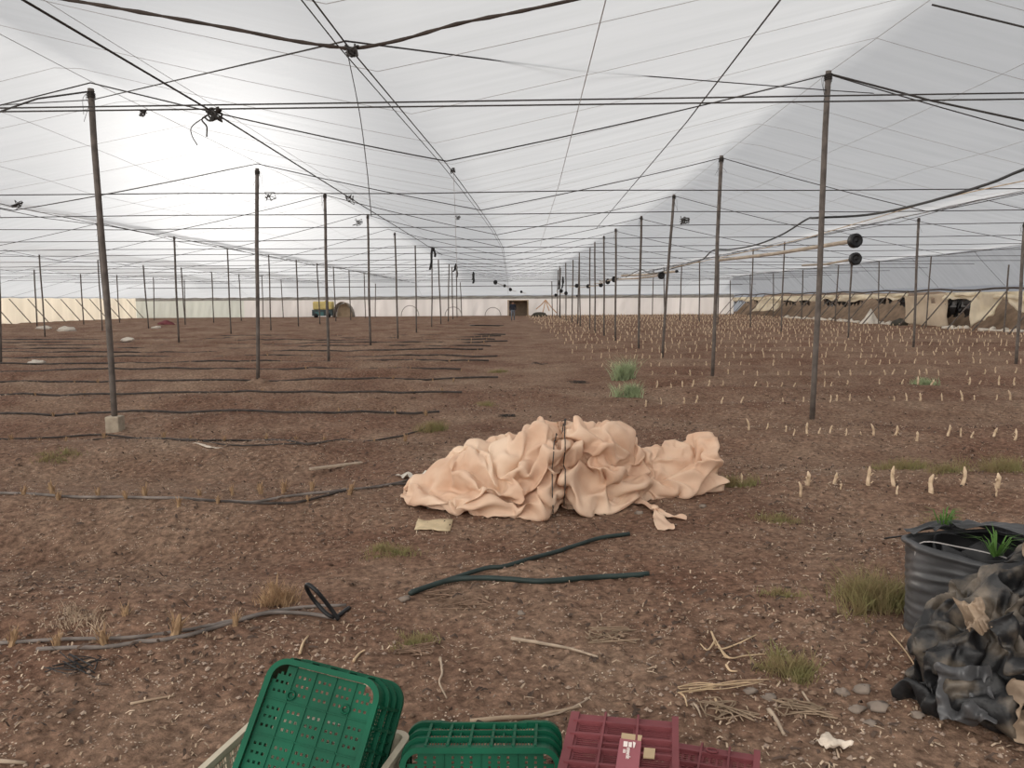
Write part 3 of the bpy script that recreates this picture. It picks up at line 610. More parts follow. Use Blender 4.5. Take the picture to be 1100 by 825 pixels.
for i, (x, y, s) in enumerate(tb): root_tuft(onG(x, y, -.005), s, f'tan dry root tuft on the second hose row at left, {FST[i]} of fifteen', 'dry root tufts on the second hose row', i + 7)
c_ = 0; bt = MB()
for i, y in enumerate([8.6] + LEFT_ROWS):
    x = -1.3 + .01 * y
    while x > -min(y * .70 + .5, 36):
        yq = y + random.uniform(-.12, .12) + .08
        if random.random() > .15:
            if c_ < 240:
                root_tuft(Vector((x, yq, gz(x, yq) - .005)), random.uniform(.6, 1.15), f'tan dry root tuft on the {ORD[i + 2]} planted row at left', f'dry root tufts on the {ORD[i + 2]} row', random.randrange(60)); c_ += 1
            else:
                h = random.uniform(.07, .14); q = Vector((x, yq, gz(x, yq) - .005)); bt.tube([q, q + Vector((random.uniform(-.02, .02), 0, h))], [.017, .007], 4)
        x -= random.uniform(.26, .5)
tag(bt.build('distant_tufts', M['tuft']), 'far dry root tufts on the left rows', 'dry roots', None, 'stuff')

# ------------------------------------------------------------------ weeds
def weed(px, py, w, h, n, m, label, blade=.0020, cat='weed', dz=0):
    c = onG(px, py); rd = random.Random(int(px * 7 + py)); b = MB()
    cl_ = [(rd.gauss(0, min(w * .2, h * 1.2)), rd.gauss(0, min(w * .13, h * .8)), rd.uniform(.5, 1.1)) for _ in range(11)]
    for kx, ky, kh in cl_:                                             # creeping stems join the clumps
        b.tube([Vector((c.x + kx * t, c.y + ky * t, gz(c.x + kx * t, c.y + ky * t) + .003)) for t in (0, .25, .5, .75, 1)], .002, 3)
    for q in range(int(n * .8)):
        kx, ky, kh = cl_[q % 11]; a = rd.uniform(0, 6.28); rr = w * abs(rd.gauss(0, .13)); x, y = c.x + kx + rr * math.cos(a), c.y + ky + rr * .7 * math.sin(a)
        p = Vector((x, y, gz(x, y) - .005)); l = h * kh * rd.uniform(.35, 1.1); d = Vector((rd.uniform(-1, 1), rd.uniform(-1, 1), 0)) * l * .85
        s = Vector((rd.uniform(-1, 1), rd.uniform(-1, 1), 0)).normalized() * blade
        m_ = p + d * .4 + Vector((0, 0, l * .6)); t = p + d + Vector((0, 0, l))
        b.add([p - s, p + s, m_ + s * .8, m_ - s * .8, t], [(0, 1, 2, 3), (3, 2, 4)])
    o = b.build('weed_clump', M[m], None, False, c); return tag(o, label, cat, 'weeds growing on the bare soil', 'stuff' if h < .075 else None)
weed(942, 650, .50, .19, 1700, 'weed', 'large olive weed clump left of the black plastic roll')
weed(670, 408, .50, .42, 900, 'greenweed', 'taller feathery pale green weed on the path', .006)
weed(676, 427, .45, .28, 700, 'greenweed', 'lower pale green weed on the path, nearer than its twin', .006)
weed(465, 462, .5, .14, 900, 'weed', 'olive weed clump behind the left end of the cloth bundle')
weed(970, 504, .55, .13, 900, 'weed', 'low olive weeds behind the nearest stub row, left patch')
weed(1075, 506, .55, .16, 1000, 'weed', 'low olive weeds behind the nearest stub row, right patch')
weed(1015, 507, .4, .10, 600, 'weed', 'low olive weeds behind the nearest stub row, middle patch')
weed(792, 522, .35, .12, 600, 'weed', 'small olive weed beside the tail end of the cloth bundle')
weed(835, 558, .5, .05, 700, 'weed', 'thin olive weed patch in front of the first crop stubs')
weed(425, 592, .45, .06, 900, 'weed', 'flat olive weed patch below the yellow card')
weed(990, 411, .5, .16, 500, 'greenweed', 'green weed among the stubs right of the tall grey post', .006)
weed(848, 722, .30, .09, 900, 'weed', 'low weed patch beside the pale roots')
weed(840, 640, .3, .04, 400, 'weed', 'sparse low weed in the middle of the path on the right')
weed(440, 690, .25, .04, 500, 'weed', 'sparse low weed above the upturned green crates')
weed(60, 495, .5, .07, 600, 'weed', 'low olive weed between the second and third hose rows at left')
weed(300, 648, .22, .12, 500, 'tuft', 'dry straw-coloured grass tuft beside the hose loop')
weed(522, 435, .5, .08, 500, 'weed', 'low olive weed at the left edge of the path')
weed(535, 400, .8, .10, 700, 'weed', 'greenish weed strip along the left edge of the path further back')
weed(90, 668, .5, .05, 500, 'straw', 'dry brown grass behind the nearest hoses at left')
weed(1010, 560, .5, .04, 400, 'weed', 'sparse weeds behind the black plastic roll')

# ------------------------------------------------------------------ soil clutter nobody could count
def scatter(n, y0, y1, pw):
    out = []
    while len(out) < n:
        y = y0 + (y1 - y0) * random.random() ** pw; x = random.uniform(-.75 * y - .4, .75 * y + .4)
        if float(vn(x * .9, y * .9, 40)) + random.uniform(-.6, .9) < -.05: continue
        out.append((x, y))
    return out
b = MB()
for x, y in scatter(9500, 1.7, 15, 1.6):
    p = Vector((x, y, gz(x, y) + .004)); a = random.uniform(0, 6.28); l = random.choice((.008, .012, .018, .03)) * random.uniform(.6, 1.3) * (1 + .04 * y); w_ = random.uniform(.0012, .0034) * (1 + .06 * y)
    d = Vector((math.cos(a), math.sin(a), random.uniform(-.1, .3))) * l; s = Vector((-math.sin(a), math.cos(a), .3)) * w_; u = Vector((0, 0, random.uniform(.0, .012)))
    b.add([p - s, p + s, p + d * .5 + s + u, p + d * .5 - s + u, p + d + s * .6, p + d - s * .6], [(0, 1, 2, 3), (3, 2, 4, 5)])
tag(b.build('straw_litter', M['straw']), 'scattered bits of straw and leaf on the soil', 'litter', None, 'stuff')
b = MB()
for x, y in scatter(3800, 1.7, 14, 1.6):
    p = Vector((x, y, gz(x, y) + .006)); a = random.uniform(0, 6.28); l = random.choice((.015, .025, .04)) * random.uniform(.6, 1.3) * (1 + .05 * y); w_ = random.uniform(.003, .007) * (1 + .05 * y)
    d = Vector((math.cos(a), math.sin(a) * .6, random.uniform(-.1, .4))) * l; s = Vector((-math.sin(a), math.cos(a), .5)) * w_; u = Vector((0, 0, random.uniform(.0, .015)))
    b.add([p - s, p + s, p + d * .5 + s + u, p + d * .5 - s + u, p + d + s * .4, p + d - s * .4], [(0, 1, 2, 3), (3, 2, 4, 5)])
tag(b.build('leaf_litter', M['deadleaf']), 'scattered dark dead leaf bits on the soil', 'litter', None, 'stuff')
b = MB()
for x, y in scatter(8000, 1.7, 13, 1.6):
    r = random.choice((.003, .004, .006, .009)) * random.uniform(.6, 1.4) * (1 + .03 * y); p = Vector((x, y, gz(x, y) + r * .3))
    vs = [p + Vector((random.uniform(.7, 1.3) * r * c, random.uniform(.7, 1.3) * r * s, z * r * random.uniform(.5, .9))) for c, s, z in ((1, 0, 0), (0, 1, .1), (-1, 0, 0), (0, -1, .1), (.2, .1, 1), (0, 0, -1))]
    b.add(vs, [(0, 1, 4), (1, 2, 4), (2, 3, 4), (3, 0, 4), (1, 0, 5), (2, 1, 5), (3, 2, 5), (0, 3, 5)])
tag(b.build('gravel', M['gravel']), 'small stones strewn over the soil', 'gravel', None, 'stuff')
b = MB()
for x, y in scatter(2600, 1.7, 9, 1.6):
    r = random.choice((.006, .010, .014)) * random.uniform(.6, 1.5); p = Vector((x, y, gz(x, y) + r * .2))
    vs = [p + Vector((random.uniform(.7, 1.3) * r * c, random.uniform(.7, 1.3) * r * s, z * r * random.uniform(.4, .8))) for c, s, z in ((1, 0, 0), (.3, 1, .1), (-.8, .6, 0), (-.8, -.6, 0), (.3, -1, .1), (.1, 0, 1))]
    b.add(vs, [(0, 1, 5), (1, 2, 5), (2, 3, 5), (3, 4, 5), (4, 0, 5)])
tag(b.build('soil_crumbs', M['soil']), 'loose crumbs of soil over the ground', 'soil crumbs', None, 'stuff')

# ------------------------------------------------------------------ single things lying about
def stick(px, r, m, label, cat='twig', name='twig', group=None, lift=.004, n=6):
    pts = spline([onG(x, y, lift + r * .6) for x, y in px], 5); k = len(pts)
    for p in pts: p.z = max(p.z, gz(p.x, p.y) + r * .5)
    return tag(MB().tube(pts, [r * (1 - .5 * i / k) for i in range(k)], n).build(name, M[m], None, True, pts[0]), label, cat, group)
pa, pb = onG(333, 508), onG(389, 497); dd = (pb - pa); bx = MB().box((pa + pb) / 2 + Vector((0, 0, .018)), (dd.length, .055, .022), Matrix.Rotation(math.atan2(dd.y, dd.x), 3, 'Z') @ Matrix.Rotation(.02, 3, 'Y'))
o = bx.build('wooden_slat', M['wood'], None, False, (pa + pb) / 2); tag(o, 'grey wooden slat lying left of the cloth bundle', 'wood'); o.modifiers.new('b', 'BEVEL').width = .004
stick([(549, 688), (580, 693), (612, 699), (642, 708)], .010, 'wood', 'pale broken stick on the soil above the red crates')
stick([(473, 708), (475, 725), (472, 735), (480, 752)], .006, 'wood', 'thin pale twig standing out above the second green crate')
stick([(505, 778), (540, 774), (575, 772), (622, 762)], .011, 'straw', 'brown stick lying behind the crates')
stick([(575, 772), (600, 768), (628, 755), (634, 750)], .005, 'wood', 'thin twig behind the red crates')
stick([(140, 758), (165, 753), (188, 749)], .006, 'straw', 'dark thin stick on the soil at lower left')
stick([(0, 820), (28, 822)], .008, 'wood', 'short stick in the lower left corner')
stick([(322, 704), (326, 692), (331, 685)], .007, 'root', 'short pale twig above the first green crate')
stick([(380, 712), (386, 704), (392, 700)], .007, 'root', 'pale splinter at the rim of the first green crate')
stick([(955, 680), (972, 700), (990, 728)], .004, 'root', 'thin straw pointing at the black plastic heap')
stick([(950, 580), (975, 577), (990, 585)], .007, 'black', 'thin dark twig behind the black plastic roll')
b = MB(); c0_ = onG(768, 690)
for px in [[(764, 682), (772, 700), (790, 696), (803, 690), (813, 685)], [(764, 682), (770, 694), (783, 710), (800, 708), (822, 706)], [(770, 694), (778, 708), (784, 711)], [(768, 692), (760, 702), (752, 695)]]:
    pts = spline([onG(x, y, .016) for x, y in px], 5); b.tube(pts, [.0045 * (1 - .5 * i / len(pts)) for i in range(len(pts))], 6)
tag(b.build('dry_root', M['root'], None, True, c0_), 'pale dry root with four thin branches lying right of the path', 'root')
stick([(780, 716), (784, 722), (792, 723)], .006, 'root', 'tiny pale curved root below the branching root', 'root', 'dry_root')
for q in range(7):
    x0 = 728 + 6 * (q % 3); y0 = 744 + 1.6 * (q % 4); s = 1 + .1 * q
    stick([(x0, y0 + random.uniform(-2, 3)), (x0 + 22, y0 - 2 + random.uniform(-4, 3)), (x0 + 50, y0 - 4 + random.uniform(-4, 3)), (x0 + 76 + 10 * (q % 2), y0 - 7 + random.uniform(-3, 3))], .0030, 'root', f'pale dry root in the bundle beside the red crates, {FST[q]} from the top', 'root', 'dry_root', 'bundle of pale dry roots', .012 + .003 * q)
for q, px in enumerate([[(727, 744), (735, 750), (738, 760)], [(768, 752), (771, 760), (769, 768)], [(745, 757), (750, 764), (753, 772)], [(826, 765), (835, 778), (842, 792)], [(862, 745), (870, 757), (876, 762)]]):
    stick(px, (.005, .005, .005, .010, .005)[q], ('root', 'root', 'wood', 'wood', 'wood')[q], ('pale root hanging off the left of the root bundle', 'pale root below the middle of the root bundle', 'greyish root under the root bundle', 'thick grey twig right of the second red crate', 'thin twig right of the root bundle')[q], 'root', 'dry_root')
def blob(name, p, r, m, label, cat, seed, squash=.6, parts=(12, 8), nf=.35, group=None):
    b = MB(); n, k = parts; vs = []
    for i in range(k + 1):
        th = math.pi * i / k
        for j in range(n):
            a = 2 * math.pi * j / n; d = Vector((math.sin(th) * math.cos(a), math.sin(th) * math.sin(a), math.cos(th)))
            f_ = 1 + nf * float(vn(d.x * 1.8 + seed, d.y * 1.8, seed, d.z * 1.8)) + nf * .5 * float(vn(d.x * 4, d.y * 4 + seed, seed + 1, d.z * 4))
            vs.append(Vector((d.x * r[0] * f_, d.y * r[1] * f_, d.z * r[0] * squash * f_)) + p)
    b.add(vs, [(i * n + j, i * n + (j + 1) % n, (i + 1) * n + (j + 1) % n, (i + 1) * n + j) for i in range(k) for j in range(n)])
    return tag(b.build(name, M[m], None, True, p), label, cat, group)
for q, (x, y, r) in enumerate([(943, 762, .035), (905, 746, .030), (826, 752, .028), (985, 770, .022), (920, 764, .03), (935, 778, .022), (755, 560 - 15, .028), (926, 742, .03), (806, 744, .026), (560, 660, .02), (434, 645, .03), (757 - 70, 552, .03)]):
    lab = ['largest stone near the lower right corner', 'grey stone left of the white paper scrap', 'grey stone below the pale branching roots', 'small reddish stone below the black plastic heap', 'flat stone next to the largest one', 'small dark stone under the largest stone', 'pale stone before the tail of the cloth bundle', 'flat stone just above the largest stone', 'small grey stone at the end of the root bundle', 'small pale stone in the middle of the soil', 'brown clod at the left ends of the cut hoses', 'pale stone in front of the cloth bundle'][q]
    blob('stone', onG(x, y, r * .25), (r, r * .8), 'stone', lab, 'stone', q + 3, .55, (10, 7), .55, 'loose stones on the soil')
def sheetlet(name, px, m, label, cat, lift=.012, n=9, amp=.02, seed=0):
    c = [onG(x, y) for x, y in px]; b = MB(); vs = []
    for i in range(n):
        for j in range(n):
            u, v = i / (n - 1), j / (n - 1); p = (c[0] * (1 - u) + c[1] * u) * (1 - v) + (c[3] * (1 - u) + c[2] * u) * v
            p.z = gz(p.x, p.y) + lift + amp * (.5 + .5 * float(vn(u * 3, v * 3, seed))) + amp * .4 * float(vn(u * 8, v * 8, seed + 1)); vs.append(p)
    b.add(vs, [(i * n + j, (i + 1) * n + j, (i + 1) * n + j + 1, i * n + j + 1) for i in range(n - 1) for j in range(n - 1)])
    o = b.build(name, M[m], None, True, c[0]); so = o.modifiers.new('s', 'SOLIDIFY'); so.thickness = .003; return tag(o, label, cat)
sheetlet('paper_scrap', [(876, 800), (888, 796), (917, 806), (894, 813)], 'paper', 'crumpled whitish paper scrap lying near the lower right corner', 'paper', .008, 11, .03, 3)
sheetlet('cardboard_piece', [(445, 571), (449, 559), (487, 560), (483, 572)], 'card', 'yellowish flat card in front of the cloth bundle', 'card', .006, 7, .008, 5)
sheetlet('paper_scrap', [(240, 483), (228, 487), (207, 486), (222, 482)], 'paper', 'pale scrap below the third hose row at left', 'paper', .006, 7, .012, 6)
tangle_p = onG(82, 718, .015)
def netted(p, s, m, label, seed, cat='plastic scrap', name='plastic_scrap'):
    rd = random.Random(seed); b = MB()
    for q in range(12):
        pts = [p + Vector((rd.uniform(-1, 1) * s, rd.uniform(-.6, .6) * s, 0)) for _ in range(3)]
        for t in pts: t.z = gz(t.x, t.y) + rd.uniform(.004, .25 * s)
        b.tube(spline(pts, 4), .0026, 4)
    return tag(b.build(name, M[m], None, False, p), label, cat)
netted(tangle_p, .12, 'black', 'tangle of black plastic strands on the soil at lower left', 5)
netted(onG(545, 447, .01), .13, 'black', 'small dark scrap behind the cloth bundle', 6)
netted(onG(621, 412, .01), .22, 'black', 'small dark scrap lying on the path', 7)
netted(onG(580, 393, .01), .22, 'black', 'distant dark scrap on the path near the green weed', 8)
netted(onG(500, 648, .01), .15, 'soil', 'dark tangle of dead roots below the cut hoses', 9, 'roots', 'root_tangle')
netted(onG(475, 641, .01), .11, 'soil', 'dark tangle of dead roots at the joint of the cut hoses', 10, 'roots', 'root_tangle')
netted(onG(446, 700, .01), .09, 'soil', 'dark tangle of roots above the second green crate', 12, 'roots', 'root_tangle')
netted(onG(655, 686, .01), .13, 'stalk', 'tangle of brown stalks right of the pale stick', 13, 'roots', 'root_tangle')
netted(onG(785, 768, .01), .12, 'stalk', 'tangle of brown stalks behind the second red crate', 14, 'roots', 'root_tangle')
netted(onG(862, 766, .01), .11, 'stalk', 'tangle of brown stalks left of the stones', 15, 'roots', 'root_tangle')
# ------------------------------------------------------------------ crumpled cloth
def crumple(name, data, NU, NV, lo, hi, m, parent, amp, fr, seed, levels=1, pc=0, deep=1.0):
    c = data.copy(); s_ = c.copy()
    for _ in range(14):                                                # deepen the folds: push what a smoothed copy lacks further out
        s_[1:-1] = (s_[:-2] + s_[2:] + np.roll(s_, 1, 1)[1:-1] + np.roll(s_, -1, 1)[1:-1] + s_[1:-1]) / 5
    c = s_ + (c - s_) * deep; mn, mx = np.percentile(c.reshape(-1, 3), pc, 0), np.percentile(c.reshape(-1, 3), 100 - pc, 0)
    c = (c - mn) / (mx - mn) * (np.array(hi) - np.array(lo)) + np.array(lo)
    V = c.reshape(-1, 3); V[:, 2] = np.maximum(V[:, 2], lo[2]); g = gzn(V[:, 0], V[:, 1], False); V[:, 2] += g * np.clip(1 - (V[:, 2] - lo[2]) / .3, 0, 1)
    Fq = grid_faces(NU, NV, True); nv = len(V)
    o = np_mesh(name, V, Fq, m, True, parent)
    import bmesh
    bm = bmesh.new(); bm.from_mesh(o.data); bmesh.ops.holes_fill(bm, edges=[e for e in bm.edges if e.is_boundary], sides=0)
    bmesh.ops.recalc_face_normals(bm, faces=bm.faces); bm.to_mesh(o.data); bm.free(); o.data.polygons.foreach_set('use_smooth', [True] * len(o.data.polygons))
    ss = o.modifiers.new('s', 'SUBSURF'); ss.levels = levels; ss.render_levels = levels
    if amp:
        tx = bpy.data.textures.new(name, 'CLOUDS'); tx.noise_scale = fr; tx.noise_depth = 4; tx.noise_type = 'HARD_NOISE'
        dm = o.modifiers.new('d', 'DISPLACE'); dm.texture = tx; dm.strength = amp; dm.mid_level = .5
    return o
def cloth_bundle_mat():
    m = bpy.data.materials.new('peach_netting'); N, L = nodes(m); b = N['Principled BSDF']; b.inputs['Roughness'].default_value = .85; b.inputs['Specular IOR Level'].default_value = .15
    tc = N.new('ShaderNodeTexCoord'); n = N.new('ShaderNodeTexNoise'); n.inputs['Scale'].default_value = 3.5; n.inputs['Detail'].default_value = 5; L.new(tc.outputs['Object'], n.inputs[0])
    r = N.new('ShaderNodeValToRGB'); L.new(n.outputs['Fac'], r.inputs[0]); el = r.color_ramp.elements; el[0].position = .3; el[0].color = (.70, .46, .32, 1); el[1].position = .7; el[1].color = (.86, .66, .50, 1)
    L.new(r.outputs[0], b.inputs['Base Color']); t = N.new('ShaderNodeBsdfTranslucent'); L.new(r.outputs[0], t.inputs[0]); mx = N.new('ShaderNodeMixShader'); mx.inputs[0].default_value = .22
    n2 = N.new('ShaderNodeTexNoise'); n2.inputs['Scale'].default_value = 14; n2.inputs['Detail'].default_value = 4; mp = N.new('ShaderNodeMapping'); mp.inputs['Scale'].default_value = (1, 1, .35); mp.inputs['Rotation'].default_value = (.3, .4, .5)
    L.new(tc.outputs['Object'], mp.inputs[0]); L.new(mp.outputs[0], n2.inputs[0]); bp = N.new('ShaderNodeBump'); bp.inputs['Strength'].default_value = .2; bp.inputs['Distance'].default_value = .02; L.new(n2.outputs['Fac'], bp.inputs['Height']); L.new(bp.outputs[0], b.inputs['Normal'])
    L.new(b.outputs[0], mx.inputs[1]); L.new(t.outputs[0], mx.inputs[2]); L.new(mx.outputs[0], N['Material Output'].inputs[0]); return m
M['net'] = cloth_bundle_mat(); creases(M['net'], 4.5, .35, .02)
bund = empty('cloth_bundle', (.4, 5.9, 0), 'large crumpled bundle of peach-coloured netting tied round the middle on the bare soil', 'netting bundle')
def child(o, parent):
    o.parent = parent; o.matrix_parent_inverse = Matrix.Translation(parent.location).inverted(); return o
nb = child(crumple('netting', NET, 132, 84, (-.86, 5.36, -.01), (1.70, 6.56, .63), M['net'], None, .006, .10, 1, 1, .4, 1.85), bund)
def ribbon(pts, w, name, m, lift=.01, parent=None, twist=.4):
    P = spline(pts, 6); b = MB(); vs = []; n = len(P)
    for i, p in enumerate(P):
        t = (P[min(i + 1, n - 1)] - P[max(i - 1, 0)]).normalized(); s = t.cross(Vector((0, 0, 1))).normalized(); ww = w[min(int(i / n * len(w)), len(w) - 1)] if isinstance(w, list) else w
        s = (s * math.cos(twist * math.sin(i)) + Vector((0, 0, 1)) * math.sin(twist * math.sin(i) * .7))
        for k in range(6):
            q = p + s * ww * (k / 5 - .5) + Vector((0, 0, .012 * math.sin(k * 2.5 + i * .8))); q.z = max(q.z, gz(q.x, q.y) + lift); vs.append(q)
    b.add(vs, [(i * 6 + j, i * 6 + j + 1, (i + 1) * 6 + j + 1, (i + 1) * 6 + j) for i in range(n - 1) for j in range(5)])
    o = b.build(name, m, None, True); o.modifiers.new('s', 'SOLIDIFY').thickness = .004; ss = o.modifiers.new('u', 'SUBSURF'); ss.levels = ss.render_levels = 1
    return child(o, parent) if parent else o
def g3(x, y, h=0): return onG(x, y, h)
ribbon([g3(668, 538, .05), g3(690, 543, .03), g3(703, 550, .025)], [.10, .09, .06], 'loose_strip', M['net'], .008, bund)
ribbon([g3(703, 549, .03), g3(709, 560, .02), g3(716, 571, .012)], [.04, .09, .13, .13], 'loose_strip', M['net'], .008, bund)
ribbon([g3(703, 549, .03), g3(718, 556, .02), g3(738, 558, .012)], [.04, .06, .08], 'loose_strip', M['net'], .008, bund)
ribbon([g3(455, 519, .06), g3(440, 514, .03), g3(426, 512, .012)], [.16, .12, .05], 'torn_end', M['whitecloth'], .008, bund, .8)
kn = blob('knot', g3(703, 550, .03), (.03, .025), 'net', None, None, 3, .7, (12, 8), .3); child(kn, bund)
# cord tied round the bundle: follow the netting's surface at the waist
def surf_ring(o, x0, tilt):
    pts = []; from mathutils.bvhtree import BVHTree
    V = [v.co.copy() for v in o.data.vertices]; t = BVHTree.FromPolygons(V, [tuple(p.vertices) for p in o.data.polygons])
    for a in np.linspace(-.5, math.pi * 1.02, 40):
        d = Vector((0, -math.cos(a), math.sin(a))); org = Vector((x0 + tilt * math.cos(a), 5.98, .22)) + d * 1.5
        h = t.ray_cast(org, -d, 2.0)
        if h[0] is not None and h[0].z > .03: pts.append(h[0] + d * .012)
    return pts
for q, (x0, tl) in enumerate(((.385, -.10), (.41, -.03))):
    pts = surf_ring(nb, x0, tl)
    if len(pts) > 3: child(MB().tube(pts, .0042, 5).build('tie_cord', M['wire'], None, True), bund)

# ------------------------------------------------------------------ black plastic: a roll standing on end and a crumpled heap before it
M['rollplastic'] = mat('streaked_black_film', (.10, .10, .104), .42, .3, 3, col2=(.022, .022, .023), bump=.25, bscale=14, spec=.4)  # paler tone paints the wrinkles' light streaks into the black colour
def heap_mat():
    m = mat('muddy_black_film', (.16, .13, .10), .5, .3, 7, col2=(.012, .012, .013), bump=.5, bscale=30, spec=.4, detail=7)
    for n in m.node_tree.nodes:
        if n.type == 'VALTORGB': n.color_ramp.elements[0].position = .46; n.color_ramp.elements[1].position = .66
    return m
M['heap'] = heap_mat(); creases(M['heap'], 7, .9, .03); creases(M['heap'], 20, .8, .015, (1, 1, .5), (.5, .3, 0)); creases(M['rollplastic'], 4, .8, .02, (1, 1, 5), (0, .25, 0))
RC = Vector((2.12, 3.42, gz(2.1, 3.4))); rollE = empty('plastic_roll', RC, 'thick roll of ribbed black plastic sheet standing on end at the right edge', 'plastic roll')
def roll_surface():
    b = MB(); n, k = 96, 46; vs = []
    for i in range(k + 1):
        v = i / k; z = v * .46
        for j in range(n):
            a = 2 * math.pi * j / n
            rib = .007 * abs(math.sin((z * 80 + 3.2 * math.sin(a * 1.0 + .2) + 2.0 * float(vn(a * 1.5, z * 6, 61))))) ** .7
            r = .285 * (1 + .05 * math.cos(2 * a + .6)) + rib + .012 * float(vn(math.cos(a) * 3, math.sin(a) * 3 + z * 4, 62)) - .02 * (1 - v) ** 2
            if v > .93: r += .02 * math.sin((v - .93) / .07 * math.pi)
            vs.append(RC + Vector((r * math.cos(a), r * .94 * math.sin(a), z + (.02 * math.sin(a * 2 + 1) if v > .8 else 0) * (v - .8) * 5 - .02)))
    b.add(vs, [(i * n + j, i * n + (j + 1) % n, (i + 1) * n + (j + 1) % n, (i + 1) * n + j) for i in range(k) for j in range(n)])
    return b
o = child(roll_surface().build('outer_wrap', M['rollplastic'], None, True), rollE); so = o.modifiers.new('s', 'SOLIDIFY'); so.thickness = .02; so.offset = -1
b = MB(); vs = []; n = 220
for i in range(n + 1):
    a = i / n * 2 * math.pi * 3.3; r = .262 - .16 * i / n + .012 * math.sin(a * 3.3)
    for z in (.02, .22, .40 + .035 * math.sin(a * 1.7)): vs.append(RC + Vector((r * math.cos(a), r * .94 * math.sin(a), z)))
b.add(vs, [(i * 3 + j, (i + 1) * 3 + j, (i + 1) * 3 + j + 1, i * 3 + j + 1) for i in range(n) for j in range(2)])
o = child(b.build('inner_layers', M['black'], None, True), rollE); o.modifiers.new('s', 'SOLIDIFY').thickness = .009
top = lambda x, y, z: RC + Vector((x, y, z))
o = child(MB().tube(spline([top(-.29, -.02, .30), top(-.285, -.03, .455), top(-.15, -.12, .465), top(-.02, -.22, .452), top(.05, -.27, .42)]), .003, 4).build('binding_string', M['twine'], None), rollE)
for q in range(3):                                                    # stiff folds of sheet lying across the open top
    z = .44 + .02 * q; ribbon([top(-.22 + .1 * q, .20 - .02 * q, z), top(.02, .22 - .06 * q, z + .03), top(.25, .16 - .09 * q, z + .015), top(.42, .10 - .1 * q, z)], .10, 'top_fold', M['rollplastic'], .3, rollE, .5)
def sprout(p, n, h, label, seed):
    rd = random.Random(seed); b = MB()
    for q in range(n):
        a = rd.uniform(0, 6.28); d = Vector((math.cos(a), math.sin(a), 0)); l = h * rd.uniform(.6, 1.2); s = Vector((-d.y, d.x, 0)) * .004; q0 = p + d * rd.uniform(0, .03)
        m_ = q0 + d * l * .4 + Vector((0, 0, l * .7)); t = q0 + d * l * rd.uniform(.8, 1.3) + Vector((0, 0, l * rd.uniform(.5, 1)))
        b.add([q0 - s, q0 + s, m_ + s * .8, m_ - s * .8, t], [(0, 1, 2, 3), (3, 2, 4)])
    tag(b.build('grass_sprout', M['fresh'], None, False, p), label, 'grass')
sprout(top(-.05, .20, .47), 22, .09, 'small green grass sprout at the back of the black roll', 1)
sprout(top(-.06, -.22, .46), 26, .10, 'small green grass sprout between the black roll and the crumpled heap', 2)
hp = empty('plastic_heap', (2.0, 2.9, 0), 'heap of crumpled muddy black plastic film in front of the black roll', 'plastic film')
child(crumple('crumpled_film', BAG, 116, 90, (1.60, 2.60, -.01), (2.62, 3.16, .585), M['heap'], None, .010, .05, 2, 1, 4, 1.6), hp)
M['dirtyfilm'] = mat('dirty_beige_film', (.36, .27, .19), .7, .3, 9, col2=(.15, .11, .08), bump=.5, bscale=25)
rdb = random.Random(4)
def flap(c, w, h, rot, name, m, seed, amp=.05, n=18):
    b = MB(); vs = []; Rm = Euler(rot).to_matrix()
    for i in range(n):
        for j in range(n):
            u, v = i / (n - 1) - .5, j / (n - 1) - .5; z = amp * float(vn(u * 4, v * 4, seed)) + amp * .5 * float(vn(u * 10, v * 10, seed + 1)); e = 1 + .25 * float(vn(u * 5, v * 5, seed + 3))
            vs.append(Vector(c) + Rm @ Vector((u * w * e, v * h * e, z)))
    b.add(vs, [(i * n + j, (i + 1) * n + j, (i + 1) * n + j + 1, i * n + j + 1) for i in range(n - 1) for j in range(n - 1)])
    o = b.build(name, m, None, True); o.modifiers.new('s', 'SOLIDIFY').thickness = .003; ss = o.modifiers.new('u', 'SUBSURF'); ss.levels = ss.render_levels = 1
    return child(o, hp)
flap((2.06, 2.86, .57), .13, .16, (.5, .3, .2), 'beige_scrap', M['dirtyfilm'], 11)
flap((1.70, 2.73, .40), .09, .13, (.8, -.4, -.5), 'beige_scrap', M['dirtyfilm'], 14)
flap((1.83, 2.56, .13), .15, .20, (1.2, .05, .1), 'beige_scrap', M['dirtyfilm'], 17, .06)
flap((1.64, 2.66, .14), .18, .2, (1.1, -.2, -.6), 'black_flap', M['rollplastic'], 20, .07)
flap((2.02, 2.60, .26), .4, .5, (1.0, .3, .2), 'black_flap', M['rollplastic'], 23, .08)
flap((1.85, 2.66, .34), .26, .24, (.9, -.2, .4), 'black_flap', M['heap'], 26, .08)
flap((2.05, 2.58, .06), .4, .2, (.7, 0, .1), 'black_flap', M['black'], 29, .06)

